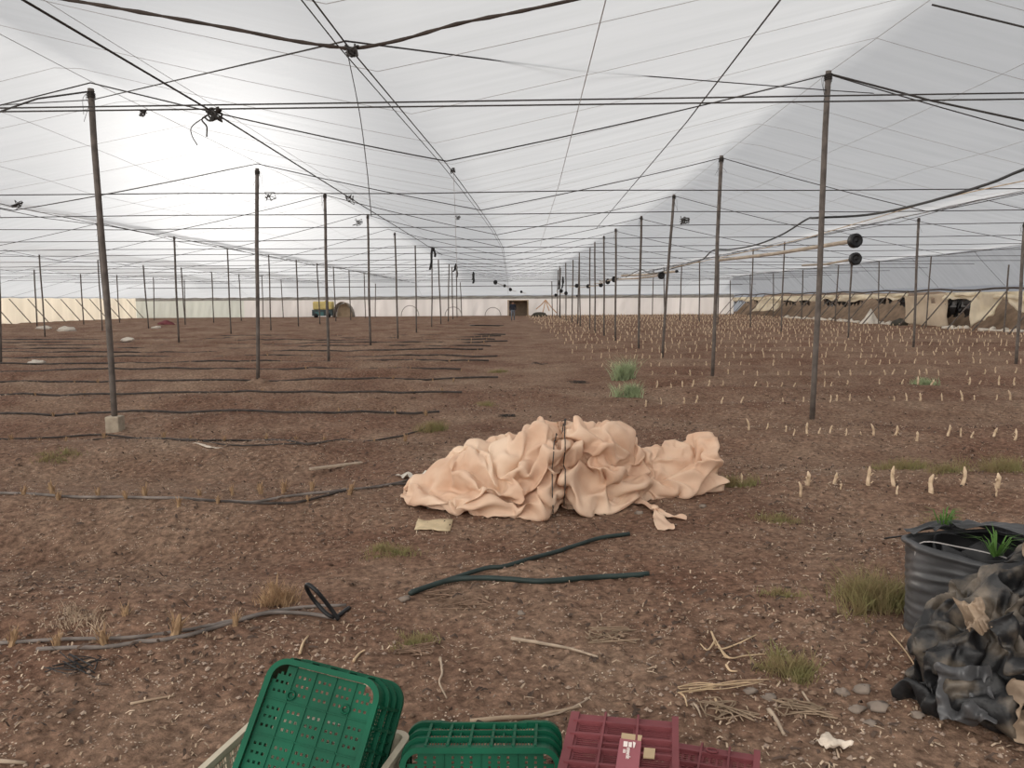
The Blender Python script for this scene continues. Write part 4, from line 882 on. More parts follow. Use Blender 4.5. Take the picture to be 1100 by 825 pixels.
# ------------------------------------------------------------------ plastic crates
def crate(name, origin, ax, ay, az, Lx, Wy, H, mt, label, cat='crate', taper=.06, rad=.045, style='slots', group=None, logo=None, notch=True, th=.0028):
    """ax, ay: along the crate's length and width; az: from its bottom to its mouth; origin: centre of the bottom."""
    ax, ay, az = [Vector(v).normalized() for v in (ax, ay, az)]; Mx = Matrix((ax, ay, az)).transposed(); O = Vector(origin)
    root = empty(name, O, label, cat, group)
    W3 = lambda p: O + Mx @ Vector(p)
    def rr(u, Lc, Wc, r, off):                # u: 0..4, one unit per side (with half of each neighbouring corner); returns x, y
        s = int(u) % 4; t = u - int(u); l = (Lc if s % 2 == 0 else Wc) - 2 * r; arc = math.pi * r / 4; tot = l + 2 * arc; d = t * tot
        if d < arc: a = d / r; lx, ly = -l / 2 - (r + off) * math.sin(math.pi / 4 - a), -(r + off) * math.cos(math.pi / 4 - a)
        elif d > arc + l: a = (d - arc - l) / r; lx, ly = l / 2 + (r + off) * math.sin(a), -(r + off) * math.cos(a)
        else: lx, ly = d - arc - l / 2, -(r + off)
        ly -= (Wc if s % 2 == 0 else Lc) / 2 - r
        return ((lx, ly), (-ly, lx), (-lx, -ly), (ly, -lx))[s]
    def at(u, z, off):
        k = 1 + taper * z / H; x, y = rr(u % 4, Lx * k, Wy * k, rad, off); return W3((x, y, z))
    def strip(b, u0, u1, z0, z1, o0, o1, du=.02):      # a curved bar on the wall
        n = max(1, int(math.ceil((u1 - u0) / du))); vs = []
        for i in range(n + 1):
            u = u0 + (u1 - u0) * i / n; vs += [at(u, z0, o0), at(u, z0, o1), at(u, z1, o1), at(u, z1, o0)]
        fs = [(i * 4 + k, i * 4 + (k + 1) % 4, i * 4 + 4 + (k + 1) % 4, i * 4 + 4 + k) for i in range(n) for k in range(4)] + [(3, 2, 1, 0), (n * 4, n * 4 + 1, n * 4 + 2, n * 4 + 3)]
        b.add(vs, fs)
    def holes(b, us, zs, solid):              # a wall with openings: us, zs are cell borders, solid(i, j) tells which cells stay
        nu, nz = len(us) - 1, len(zs) - 1; idx = {}; vs = []; fs = []
        def V(i, j, s):
            if (i, j, s) not in idx: idx[(i, j, s)] = len(vs); vs.append(at(us[i], zs[j], -th * s))
            return idx[(i, j, s)]
        S = lambda i, j: 0 <= i < nu and 0 <= j < nz and solid(i, j)
        for i in range(nu):
            for j in range(nz):
                if not S(i, j): continue
                fs += [(V(i, j, 0), V(i + 1, j, 0), V(i + 1, j + 1, 0), V(i, j + 1, 0)), (V(i, j, 1), V(i, j + 1, 1), V(i + 1, j + 1, 1), V(i + 1, j, 1))]
                if not S(i - 1, j): fs.append((V(i, j, 0), V(i, j + 1, 0), V(i, j + 1, 1), V(i, j, 1)))
                if not S(i + 1, j): fs.append((V(i + 1, j, 0), V(i + 1, j, 1), V(i + 1, j + 1, 1), V(i + 1, j + 1, 0)))
                if not S(i, j - 1): fs.append((V(i, j, 0), V(i, j, 1), V(i + 1, j, 1), V(i + 1, j, 0)))
                if not S(i, j + 1): fs.append((V(i, j + 1, 0), V(i + 1, j + 1, 0), V(i + 1, j + 1, 1), V(i, j + 1, 1)))
        b.add(vs, fs)
    ribs = [.30, .62] if style != 'fine' else [.34, .66]
    for s in range(4):
        ln = Lx if s % 2 == 0 else Wy; b = MB(); nb_ = 5 if s % 2 == 0 else 4
        c0, c1 = .13, .87                     # plain round corners outside these
        bays = [c0 + (c1 - c0) * i / nb_ for i in range(nb_ + 1)]; us = [0, .03, .06, .09, c0]; openu = []
        for i in range(nb_):
            k = (6 if style == 'slots' else 5); w_ = (bays[i + 1] - bays[i]); e = .1 * w_
            for q in range(k):
                a = bays[i] + e + (w_ - 2 * e) * q / k; us += [a, a + (w_ - 2 * e) / k * .66]; openu.append(len(us) - 2)
            us.append(bays[i + 1])
        us += [.91, .94, .97, 1.0]; us = [s + u for u in us]
        zr = [0, .035]; openz = []
        lv = [.035] + ribs + [.97 - .0]
        nzs = {'slots': 1, 'fine': 3, 'long': 1}[style]
        for a, c in zip(lv[:-1], lv[1:]):
            e = .12 * (c - a)
            for q in range(nzs):
                z0 = a + e + (c - a - 2 * e) * q / nzs; z1 = z0 + (c - a - 2 * e) / nzs * (.72 if nzs > 1 else 1); zr += [z0, z1]; openz.append(len(zr) - 2)
            zr.append(c)
        zr.append(1.0); zs = [z * H for z in sorted(set(round(z, 5) for z in zr))]
        zl = sorted(set(round(z, 5) for z in zr)); openz = [zl.index(round(zr[q], 5)) for q in openz]
        midbay = nb_ // 2; nper = 6 if style == 'slots' else 5
        def solid(i, j):
            if i in openu and j in openz:
                return False
            if style == 'slots' and s % 2 == 0 and notch:     # a hand hole through the middle bay, and a dip in the mouth's edge
                uc = (us[i] + us[i + 1]) / 2 - s; zc = (zs[j] + zs[j + 1]) / 2 / H
                if .40 < uc < .60 and ribs[1] + .04 < zc < .80: return False
            return True
        holes(b, us, zs, solid)
        wall = child(b.build('long_wall' if s % 2 == 0 else 'end_wall', mt, None), root)
        b = MB()
        for z in ribs: strip(b, s, s + 1, z * H - .003, z * H + .003, 0, .011)
        for u in bays: strip(b, s + u - .004 * .5 / ln * 2, s + u + .004 * .5 / ln * 2, .0, H, 0, .010)
        for u in (.5 * (bays[1] + bays[2]), .5 * (bays[-2] + bays[-3])): strip(b, s + u - .002 / ln, s + u + .002 / ln, ribs[0] * H, H, 0, .007)
        child(b.build('ribs', mt, None), wall)
    b = MB()
    if style == 'slots' and notch:
        for s in range(4):
            if s % 2 == 0:                    # stacking corners stand higher than the middle of the long side
                strip(b, s - .0, s + .20, H - .004, H + .022, -.006, .012); strip(b, s + .80, s + 1, H - .004, H + .022, -.006, .012); strip(b, s + .2, s + .8, H - .012, H + .002, -.006, .012)
                for a0, a1, sg in ((.20, .26, 1), (.74, .80, -1)):
                    n_ = 4
                    for q in range(n_):
                        t0 = a0 + (a1 - a0) * q / n_; hh = .020 * (1 - (q + 1) / n_ if sg == 1 else (q + 1) / n_); strip(b, s + t0, s + t0 + (a1 - a0) / n_, H - .004, H + .004 + hh, -.006, .012)
            else: strip(b, s, s + 1, H - .004, H + .022, -.006, .012)
    else:
        for s in range(4): strip(b, s, s + 1, H - .016, H + .002, -.006, .014)
    child(b.build('mouth_rim', mt, None), root)
    b = MB()
    for s in range(4): strip(b, s, s + 1, -.012, .012, -.010, .006)
    child(b.build('foot_ring', mt, None), root)
    # bottom: ribbed panel with rows of round drain holes
    b = MB(); nx, ny = (5, 4) if Lx > .45 else (4, 5); Li, Wi = Lx - .024, Wy - .024; xs = [-Li / 2]; ox = []
    nh = 3
    def cuts(Ltot, n):
        out = [-Ltot / 2]; op = []
        for i in range(n):
            a = -Ltot / 2 + Ltot * i / n; w_ = Ltot / n
            for q in range(nh):
                c = a + w_ * (q + 1) / (nh + 1); out += [c - .0038, c + .0038]; op.append(len(out) - 2)
            out.append(a + w_)
        return out, op
    xs, ox = cuts(Li, nx); ys, oy = cuts(Wi, ny); vs = []; fs = []; idx = {}
    def cell(i, j):
        if not (0 <= i < len(xs) - 1 and 0 <= j < len(ys) - 1): return False
        if i in ox and j in oy: return False
        cx, cy = abs((xs[i] + xs[i + 1]) / 2), abs((ys[j] + ys[j + 1]) / 2); return (cx - (Li / 2 - .035)) + (cy - (Wi / 2 - .035)) < .028
    def V(i, j, s):
        if (i, j, s) not in idx: idx[(i, j, s)] = len(vs); vs.append(W3((xs[i], ys[j], .004 + .003 * s)))
        return idx[(i, j, s)]
    for i in range(len(xs) - 1):
        for j in range(len(ys) - 1):
            if not cell(i, j): continue
            fs += [(V(i, j, 0), V(i, j + 1, 0), V(i + 1, j + 1, 0), V(i + 1, j, 0)), (V(i, j, 1), V(i + 1, j, 1), V(i + 1, j + 1, 1), V(i, j + 1, 1))]
            for di, dj, e in ((-1, 0, ((0, 0), (0, 1))), (1, 0, ((1, 0), (1, 1))), (0, -1, ((0, 0), (1, 0))), (0, 1, ((0, 1), (1, 1)))):
                if not cell(i + di, j + dj):
                    p, q = e; fs.append((V(i + p[0], j + p[1], 0), V(i + q[0], j + q[1], 0), V(i + q[0], j + q[1], 1), V(i + p[0], j + p[1], 1)))
    b.add(vs, fs); base = child(b.build('bottom', mt, None), root)
    b = MB()
    def bar(x0, y0, x1, y1, w_, h_):
        d = Vector((x1 - x0, y1 - y0, 0)); n_ = Vector((-d.y, d.x, 0)).normalized() * w_ / 2; P = [(x0, y0), (x1, y1)]
        vs = [W3((x + s * n_.x, y + s * n_.y, z)) for x, y in P for s in (-1, 1) for z in (.004 - h_, .005)]
        b.add(vs, [(0, 1, 3, 2), (4, 6, 7, 5), (0, 4, 5, 1), (2, 3, 7, 6), (0, 2, 6, 4), (1, 5, 7, 3)])
    for i in range(1, nx): x = -Li / 2 + Li * i / nx; bar(x, -Wi / 2, x, Wi / 2, .003, .004)
    for j in range(1, ny): y = -Wi / 2 + Wi * j / ny; bar(-Li / 2, y, Li / 2, y, .003, .004)
    child(b.build('floor_ribs', mt, None), base)
    for bx_ in ((-1, -1), (-1, 1), (1, -1), (1, 1)):
        c = MB(); x, y = bx_[0] * Li * .30, bx_[1] * Wi * .27
        c.tube([W3((x + .011 * math.cos(a), y + .011 * math.sin(a), -.001)) for a in np.linspace(0, 2 * math.pi, 15)], .0028, 5, False)
        child(c.build('foot_boss', mt, None, True), base)
    return root, at, W3
# green crate tipped towards the viewer over the cream one
th_, ro = R(55), R(13.5)
r0 = Vector((1, 0, 0)); d0 = Vector((0, -math.cos(th_), -math.sin(th_)))
rv = (r0 * math.cos(ro) + d0 * math.sin(ro)); dv = (d0 * math.cos(ro) - r0 * math.sin(ro)); nv_ = rv.cross(dv).normalized()
if nv_.y > 0: nv_ = -nv_
TL = G(296, 706, .545); Wc, Lc = .325, .40
org = TL + rv * Wc / 2 + dv * Lc / 2
crate('harvest_crate', org, dv, rv if dv.cross(rv).dot(-nv_) > 0 else -rv, -nv_, Lc, Wc, .25, M['green'], 'green plastic crate tipped up with its pierced bottom facing the viewer, on the cream crate', taper=.13, rad=.05, style='fine', group='harvest crates')
# cream crate standing below it
bl, br, nl = G(283, 766, .25), G(446, 790, .25), G(234, 826, .25)
xa = (br - bl); xa.z = 0; ya = Vector((-xa.y, xa.x, 0)).normalized(); Lk = .50; xa.normalize(); Wk = .40
cc = bl + xa * Lk / 2 - ya * Wk / 2; cc.z = gz(cc.x, cc.y) + .012
crate('harvest_crate', cc, xa, ya, (0, 0, 1), Lk * .94, Wk * .94, .25 - cc.z, M['cream'], 'cream plastic crate standing upright under the tipped green crate', taper=.06, rad=.03, style='fine', group='harvest crates')
# green crate lying with one long side up
A, B = G(438, 787, .235), G(603, 787, .235); xa = (B - A).normalized(); mid = (A + B) / 2
azv = Vector((0, .955, -.297)); azv = (azv - xa * azv.dot(xa)).normalized(); ayv = azv.cross(xa)
Lg, Wg, Hg = .445, .285, .235
topmid = (G(440, 779, .232) + G(601, 781, .232)) / 2     # middle of the upper mouth edge
org = topmid - azv * Hg + ayv * (Wg * 1.05 / 2)
crate('harvest_crate', org, xa, ayv, azv, Lg, Wg, Hg, M['green'], 'green plastic crate lying with one slotted long side up and notched rim behind', taper=.05, rad=.045, style='slots', group='harvest crates')
# dusty red crate on its side, with a printed plate
P0, P1, P2 = G(619, 762, .385), G(728, 773, .385), G(607, 826, .385)
a_ = (P1 - P0).normalized(); ln = Vector((a_.y, -a_.x, 0)); Hr = (P1 - P0).length; Lr, Wr = .46, .35
up = Vector((0, 0, 1)); org = P0 + ln * Lr / 2 - up * (Wr / 2 + .004)
root, at, W3 = crate('harvest_crate', org, ln, up, a_, Lr, Wr, Hr, M['red'], 'dusty dark-red crate lying on its side with a white-printed plate', taper=.02, rad=.02, style='slots', group='harvest crates', notch=False)
# the upper side is the one whose outward direction is up; plate, print and tan patches lie on it
def on_top(px, py, h=.008): return G(px, py, P0.z + h)
def plate(pxs, name, m, parent, h=.012, t=.004):
    c = [on_top(x, y, h) for x, y in pxs]; b = MB(); vs = c + [p - Vector((0, 0, t)) for p in c]
    return child(b.add(vs, [(3, 2, 1, 0), (4, 5, 6, 7)] + [(i, (i + 1) % 4, 4 + (i + 1) % 4, 4 + i) for i in range(4)]).build(name, m, None), parent)
plate([(668, 787), (690, 790), (688, 797), (667, 794)], 'tan_patch', M['tan'], root, .009)
plate([(692, 803), (704, 804), (703, 814), (691, 813)], 'tan_patch', M['tan'], root, .009)
pl = plate([(666, 793), (689, 796), (686, 828), (661, 826)], 'label_plate', M['label'], root, .013)
for q, pxs in enumerate([[(670, 796), (674.5, 796.6), (674, 802), (669.5, 801.5)], [(675.5, 797), (679, 797.4), (678.5, 802.4), (675, 802)], [(680, 796.5), (683, 797.8), (681.5, 803), (680.2, 803)]]):
    plate(pxs, 'printed_mark', M['white'], pl, .0155, .001)
def text(body, px, py, px2, py2, size, parent):
    p, q = on_top(px, py, .0145), on_top(px2, py2, .0145); cu = bpy.data.curves.new('printed_text', 'FONT'); cu.body = body; cu.size = size; cu.extrude = .0006
    o = bpy.data.objects.new('printed_text', cu); COL.objects.link(o); x = (q - p).normalized(); z = Vector((0, 0, 1)); y = z.cross(x)
    o.matrix_world = Matrix.Translation(p) @ Matrix((x, y, z)).transposed().to_4x4(); bpy.context.view_layer.update()
    dg = bpy.context.evaluated_depsgraph_get(); me = bpy.data.meshes.new_from_object(o.evaluated_get(dg)); mw = o.matrix_world.copy(); bpy.data.objects.remove(o)
    t = bpy.data.objects.new('printed_text', me); COL.objects.link(t); me.materials.clear(); me.materials.append(M['white']); t.matrix_world = mw
    me.transform(mw); t.matrix_world = Matrix.Identity(4); child(t, parent)
text('ennede', 673.5, 803, 671, 826, .017, pl); text('sta', 669.5, 804.5, 668, 822, .015, pl)
# second red crate, lower, on its side
Q0, Q1, Q2 = G(724, 794, .26), G(816, 810, .26), G(716, 826, .26)
a2 = (Q1 - Q0).normalized(); l2 = Vector((a2.y, -a2.x, 0)); H2 = (Q1 - Q0).length; W2 = .25; org = Q0 + l2 * .21 - up * (W2 / 2)
root2, at2, W32 = crate('harvest_crate', org, l2, up, a2, .42, W2, H2, M['red'], 'lower dusty red crate on its side right of the printed red crate', taper=.02, rad=.02, style='fine', group='harvest crates')
c = MB(); p = G(765, 806, .275)
c.tube([p + a2 * .016 * math.cos(a) + l2 * .010 * math.sin(a) for a in np.linspace(0, 2 * math.pi, 17)], .003, 5, False); child(c.build('ring_handle', M['red'], None, True), root2)

# ------------------------------------------------------------------ poles with black round ends along the right post row
def pole(a, b_, r, rd_, label, face=True):
    e_ = empty('hanging_pole', a, label, 'pole', 'pale poles slung along the right post row')
    if b_ is not None: child(MB().tube([a, a.lerp(b_, .5) - Vector((0, 0, .03)), b_], r, 8).build('pipe', M['polecol'], None, True), e_)
    b = MB(); d = ((a - b_).normalized() if b_ is not None else Vector((0, -1, .05)).normalized()); n = 20
    up_ = Vector((0, 0, 1)); s = d.cross(up_).normalized(); u = s.cross(d); vs = []
    prof = [(0, -.09), (.75, -.09), (1, -.06), (1, .02), (.93, .045), (.62, .05), (.55, .028), (.2, .03), (.12, .05), (0, .05)]
    for q, z in prof:
        for j in range(n): an = 2 * math.pi * j / n; vs.append(a + s * (rd_ * q * math.cos(an)) + u * (rd_ * 1.12 * q * math.sin(an)) + d * z)
    b.add(vs, [(i * n + j, i * n + (j + 1) % n, (i + 1) * n + (j + 1) % n, (i + 1) * n + j) for i in range(len(prof) - 1) for j in range(n)])
    child(b.build('end_disc', M['black'], None, True), e_)
    return e_
M['polecol'] = mat('pale_pole', (.42, .35, .28), .7, .2, 5)
pole(D(919, 258.5, 11.8), D(772, 279.5, 17.5), .032, .098, 'pale pole with a large black round end, upper of the near pair on the right')
pole(D(919, 278, 11.8), D(862, 285, 15.0), .018, .086, 'pale pole with a large black round end, lower of the near pair on the right')
pole(D(710.5, 295.7, 23.6), D(664, 300, 31), .03, .105, 'pale pole with a black round end just left of the third right post')
pole(D(727, 291.5, 22.5), D(668, 296, 30), .035, .04, 'pale pole with a small dark end behind the third right post')
for x, y, r, Y, lab in [(660, 300, 3.0, 31, 'fifth right post'), (653, 302.5, 2.6, 33, 'sixth right post'), (645.5, 306, 2.3, 36, 'seventh right post'), (631.7, 307.5, 2.0, 42, 'eighth right post'), (619.5, 307, 2.0, 47, 'tenth right post'), (608, 315, 1.9, 52, 'twelfth right post'), (602.8, 312.5, 2, 56, 'thirteenth right post'), (597, 317, 1.5, 62, 'last right posts'), (620, 318, 1.2, 60, 'wall behind the right posts')]:
    a = D(x, y, Y); pole(a, a + Vector((-.1, 4.5, .02)), .02, r * Y / 830, f'distant pale pole with a black round end near the {lab}')
for x, y, r, Y, lab in [(532.2, 303.3, 2.2, 52, 'largest and nearest'), (542, 307, 1.5, 58, 'second'), (548.3, 311, 1.7, 62, 'third'), (560, 313.5, 1.3, 66, 'smallest')]:
    a = D(x, y, Y); pole(a, a + Vector((.5, 5, -.1)), .02, r * Y / 830, f'distant pole with a black round end left of the middle, {lab} of four')
# black cloth strips hung over the wire beside the left post row
def strip_cloth(x, y0, y1, dx, Y, label, w_=.13):
    b = MB(); tp = D(x, y0, Y); e1 = D(x + dx[0], y1, Y); e2 = D(x + dx[1], y0 + (y1 - y0) * dx[2], Y + .1)
    for e in (e1, e2):
        pts = spline([tp, tp.lerp(e, .5) + Vector((.03, .02, 0)), e], 5); vs = []; n = len(pts)
        for i, p in enumerate(pts):
            ww = w_ * (.35 + .65 * math.sin(min(1, i / n * 1.5 + .25) * 1.57)) * (1 - .3 * (i / n) ** 3)
            for k in range(8): an = 2 * math.pi * k / 8; vs.append(p + Vector((math.cos(an) * ww * (.8 + .25 * math.sin(i + k)), math.sin(an) * ww * .45, 0)))
        b.add(vs, [(i * 8 + j, i * 8 + (j + 1) % 8, (i + 1) * 8 + (j + 1) % 8, (i + 1) * 8 + j) for i in range(n - 1) for j in range(8)] + [tuple(range(8)), tuple((n - 1) * 8 + k for k in range(8))])
    tag(b.build('hanging_cloth', M['black'], None, True, tp), label, 'cloth', 'black cloth strips hung over the wires')
strip_cloth(464, 262, 290, (-2, 3.5, .5), 38, 'largest black cloth strip hung over a wire beside the left post row', .075)
strip_cloth(489.6, 283, 298, (1.2, -2.6, .6), 46, 'second black cloth strip hung over a wire beside the left post row', .08)
strip_cloth(508.3, 292, 304.5, (.1, -.5, .7), 52, 'third black cloth strip hung over a wire beside the left post row', .10)
strip_cloth(604.5, 297, 310, (-.8, .4, .6), 54, 'thin black cloth strip hung beside the right post row, nearer one', .07)
strip_cloth(600.3, 301, 311, (-.3, .3, .6), 58, 'thin black cloth strip hung beside the right post row, further one', .06)
# ------------------------------------------------------------------ the torn right-hand side
def RP(px, py, X=22.6):
    d = ray(px, py); return EYE + d * (X / d.x)
M['beige'] = mat('beige_sheet', (.66, .55, .42), .9, .12, 1.5, trans=.3)
M['creamsheet'] = mat('cream_sheet', (.92, .83, .68), .9, .12, 1.5, trans=.45)
M['outer'] = mat('dark_scrub', (.05, .045, .035), 1, .4, 1.2, bump=.6)
b = MB(); vs = []; ys = np.arange(24, 82, 1.0)
prof = [(23.2, -.2), (23.6, .25), (24.2, .95), (25.0, 1.45), (26.4, 1.75), (29, 1.9), (34, -.3)]
for y in ys:
    for q, (x, z) in enumerate(prof): vs.append((x + .15 * float(vn(y * .5, q, 70)), y, z + (.18 * float(vn(y * .7, q, 71)) if 0 < q < 6 else 0)))
k = len(prof); b.add(vs, [(i * k + j, i * k + j + 1, (i + 1) * k + j + 1, (i + 1) * k + j) for i in range(len(ys) - 1) for j in range(k - 1)])
tag(b.build('wall_right_bank', M['rust'], None, True), kind='structure')
def hang(px, name, m, label, cat, seed, n=14, amp=.10, hole=None, group=None, X=22.6):
    c = [RP(*p, X) for p in px]; b = MB(); vs = []; nn = n
    for i in range(nn):
        for j in range(nn):
            u, v = i / (nn - 1), j / (nn - 1); p = (c[0] * (1 - u) + c[1] * u) * (1 - v) + (c[3] * (1 - u) + c[2] * u) * v
            p = p + Vector((amp * float(vn(u * 5, v * 3, seed)), 0, amp * .8 * v * float(vn(u * 6, 0, seed + 1)))); p.z = max(p.z, .02); vs.append(p)
    fs = []
    for i in range(nn - 1):
        for j in range(nn - 1):
            uc, vc = (i + .5) / (nn - 1), (j + .5) / (nn - 1)
            if hole and abs(uc - hole[0]) < hole[2] and abs(vc - hole[1]) < hole[3]: continue
            fs.append((i * nn + j, (i + 1) * nn + j, (i + 1) * nn + j + 1, i * nn + j + 1))
    o = b.add(vs, fs).build(name, m, None, True, c[0]); o.modifiers.new('s', 'SOLIDIFY').thickness = .03
    return tag(o, label, cat, group)
S_ = 'torn sheets along the right side'
hang([(973, 318.5), (1018, 315), (1018, 352), (972, 347)], 'torn_sheet', M['beige'], 'wide beige sheet with a dark round hole on the right side', 'sheet', 80, 19, .06, (.66, .20, .07, .09), S_)
hang([(1046, 316), (1085, 313), (1066, 338), (1043, 352)], 'torn_sheet', M['creamsheet'], 'cream sheet pulled slanting down to the left on the right side', 'sheet', 82, 14, .12, None, S_)
hang([(1084, 320), (1112, 317), (1112, 330), (1094, 336)], 'torn_sheet', M['creamsheet'], 'cream sheet sagging at the right edge of the picture', 'sheet', 84, 12, .15, None, S_)
hang([(816, 321), (839, 320.5), (834, 334), (808, 334)], 'torn_sheet', M['creamsheet'], 'cream sheet panel leaning at the far end of the torn right side', 'sheet', 86, 12, .15, None, S_)
hang([(770, 320.6), (786, 320.6), (785, 333), (772, 334)], 'torn_sheet', M['creamsheet'], 'small cream panel where the right side meets the back wall', 'sheet', 87, 10, .15, None, S_)
for q, (x0, x1) in enumerate([(786, 822), (822, 862), (862, 900), (900, 938), (938, 976), (1015, 1050), (1050, 1112)]):
    yt = lambda x: 319.6 - (x - 786) * .022
    hang([(x0, yt(x0)), (x1, yt(x1)), (x1, yt(x1) + 3.5 + .011 * (x1 - 786)), (x0, yt(x0) + 4 + .011 * (x0 - 786) + 1.2 * (q % 2))], 'sheet_strip', M['creamsheet'], f'cream sheet strip under the right eaves, {FST[q]} from the far end', 'sheet', 90 + q, 12, .16, None, 'strips under the right eaves', 22.55)
def shreds(px0, px1, py0, py1, n, label, seed):
    rd = random.Random(seed); b = MB()
    for q in range(n):
        x = rd.uniform(px0, px1); a = RP(x, py0 + rd.uniform(-.5, 1.5), 22.8); l = rd.uniform(.4, 1) * (py1 - py0)
        c = RP(x + rd.uniform(-2, 2), py0 + l, 22.8 + rd.uniform(0, .4)); s = Vector((rd.uniform(-.05, .05), rd.uniform(.08, .3), 0)); m_ = a.lerp(c, .5) + Vector((rd.uniform(-.2, .2), rd.uniform(-.1, .1), 0))
        for z in (a, m_, c): z.z = max(z.z, .03)
        b.add([a - s, a + s, m_ + s * rd.uniform(.6, 1.3), m_ - s, c + s * .4, c - s * .3], [(0, 1, 2, 3), (3, 2, 4, 5)])
    o = b.build('black_shreds', M['black'], None, False, RP(px0, py0, 22.8)); o.modifiers.new('s', 'SOLIDIFY').thickness = .02
    tag(o, label, 'plastic sheet', 'shreds of black sheet')
shreds(1018, 1046, 321, 342, 60, 'shreds of black sheet between the beige and the slanting cream sheet', 1)
shreds(1068, 1078, 318, 323, 10, 'small black shreds above the slanting cream sheet', 2)
shreds(966, 974, 320, 331, 14, 'black shreds at the left edge of the beige sheet', 3)
shreds(942, 956, 319, 327, 16, 'black shreds under the eaves left of the beige sheet', 4)
shreds(884, 924, 321, 330, 46, 'long dark band of shreds behind the first metal posts on the right', 5)
shreds(840, 872, 321, 329, 26, 'dark shreds beside the far cream panel', 6)
shreds(786, 815, 321, 327, 22, 'dark shreds at the far end of the right side', 7)
vs = []
for q, (x0, x1, y0) in enumerate([(841, 872, 336), (872, 900, 339), (900, 922, 341.5), (941, 962, 345.5), (1016, 1042, 348.5), (1056, 1100, 352)]):
    b = MB(); pts = []; n = 10
    for i in range(n + 1):
        p = RP(x0 + (x1 - x0) * i / n, y0 + (.0195 * (x1 - x0)) * i / n * 3, 21.9); pts.append(Vector((21.9 + .2 * math.sin(i * 2 + q), p.y, .05 + .05 * math.sin(i * 1.7 + q))))
    b.tube(pts, [.05 + .10 * abs(math.sin(i * 1.3 + q)) ** 2 for i in range(n + 1)], 7)
    tag(b.build('fallen_sheet', M['whitecloth'], None, True, pts[0]), f'fallen white sheet at the foot of the right side, {FST[q]} from far end', 'sheet', 'fallen white sheets on the right')
ap = RP(935.5, 331, 21.6); b = MB(); ring = []
for a in np.linspace(0, 2 * math.pi, 17)[:-1]: ring.append(Vector((21.6 + .55 * math.cos(a), ap.y + .9 * math.sin(a) * (1 + .2 * math.sin(a * 5)), .0)))
mid = [r.lerp(ap, .5) * 1.0 + Vector((0, .08 * math.sin(i * 2.2), -.12)) for i, r in enumerate(ring)]
b.add(ring + mid + [ap], [(i, (i + 1) % 16, 16 + (i + 1) % 16, 16 + i) for i in range(16)] + [(16 + i, 16 + (i + 1) % 16, 32) for i in range(16)])
tag(b.build('draped_sheet', M['whitecloth'], None, True, (21.6, ap.y, 0)), 'pale sheet draped up to a point like a small tent on the right side', 'sheet')
blob('dark_heap', Vector((21.5, RP(966, 350, 21.5).y, .12)), (.35, .6), 'outer', 'low dark heap at the foot of the beige sheet', 'heap', 4, .7)
i = 0
for y in np.arange(30.4, 78, 2.25):
    q = y + random.uniform(-.2, .2)
    tag(MB().tube([(22.45, q, 1.95), (20.75, q - .15, -.02)], .034, 6).build('bracing_pole', M['post'], None, True, (20.75, q, 0)), f'slanting pole bracing the right side, {ORD[i]} one', 'brace', 'slanting braces on the right side'); i += 1
for q, y in enumerate(np.arange(54.5, 78, 2.25)):
    tag(MB().tube([(WL + .1, y, 1.9), (WL + 1.75, y - .1, -.02)], .04, 6).build('bracing_pole', M['post'], None, True, (WL + 1.7, y, 0)), f'slanting pole bracing the yellowed left wall, {ORD[q]} one', 'brace', 'slanting braces on the left wall')
tag(MB().tube([(22.62, y, 1.93 + .05 * math.sin(y * 1.1)) for y in np.arange(26, 79, 1.5)], .05, 5).build('eaves_rail', M['edge'], None, False), 'dark rolled edge of sheeting along the right eaves', 'edge')

# ------------------------------------------------------------------ things along the back wall
YB = 76.0
M['yellow'] = mat('yellow_plastic', (.62, .50, .20), .6, .15, 3); M['teal'] = mat('dark_teal', (.055, .075, .078), .6, .3, 3); M['tealbright'] = mat('teal_panel', (.07, .16, .16), .5, .2, 3)
M['porch'] = mat('tan_netting', (.50, .38, .26), .9, .15, 2, trans=.3); M['dim'] = mat('brown_curtain', (.22, .17, .125), .9, .2, 2)
p = D(348, 341, YB); p.z = 0; t = empty('spray_tank', p, 'boxy yellow tank on a dark teal trailer before the back wall', 'tank')
b = MB().box(p + Vector((0, 0, 1.16)), (1.85, 1.2, .80)); o = child(b.build('tank_body', M['yellow'], None), t); bv = o.modifiers.new('b', 'BEVEL'); bv.width = .12; bv.segments = 3
b = MB().box(p + Vector((0, 0, .46)), (2.0, 1.3, .60)); o = child(b.build('trailer_body', M['teal'], None), t); o.modifiers.new('b', 'BEVEL').width = .04
child(MB().box(p + Vector((-.25, -.68, .36)), (.8, .06, .36)).build('side_panel', M['tealbright'], None), t)
for sx in (-1, 1):
    b = MB(); b.tube([p + Vector((sx * .6, -.72, .2)), p + Vector((sx * .6, -.58, .2))], .22, 14); child(b.build('wheel', M['black'], None, True), t)
child(MB().tube([p + Vector((.3, 0, 1.52)), p + Vector((.3, 0, 1.66))], .18, 12).build('filler_cap', M['yellow'], None, True), t)
p = D(369, 341, YB); p.z = 0; t = empty('hoop_tunnel', p, 'small arched tunnel of greyish netting beside the yellow tank', 'tunnel')
b = MB(); vs = []; n = 17
for y in np.linspace(-.4, 1.0, 6):
    for a in np.linspace(0, math.pi, n): vs.append(p + Vector((-.82 * math.cos(a) * (1.15 - .15 * math.sin(a)), y, 1.45 * math.sin(a) ** .8)))
b.add(vs, [(i * n + j, i * n + j + 1, (i + 1) * n + j + 1, (i + 1) * n + j) for i in range(5) for j in range(n - 1)])
M['greynet'] = mat('grey_netting', (.42, .38, .34), .9, .15, 2, trans=.35)
o = child(b.build('cover', M['greynet'], None, True), t); o.modifiers.new('s', 'SOLIDIFY').thickness = .03
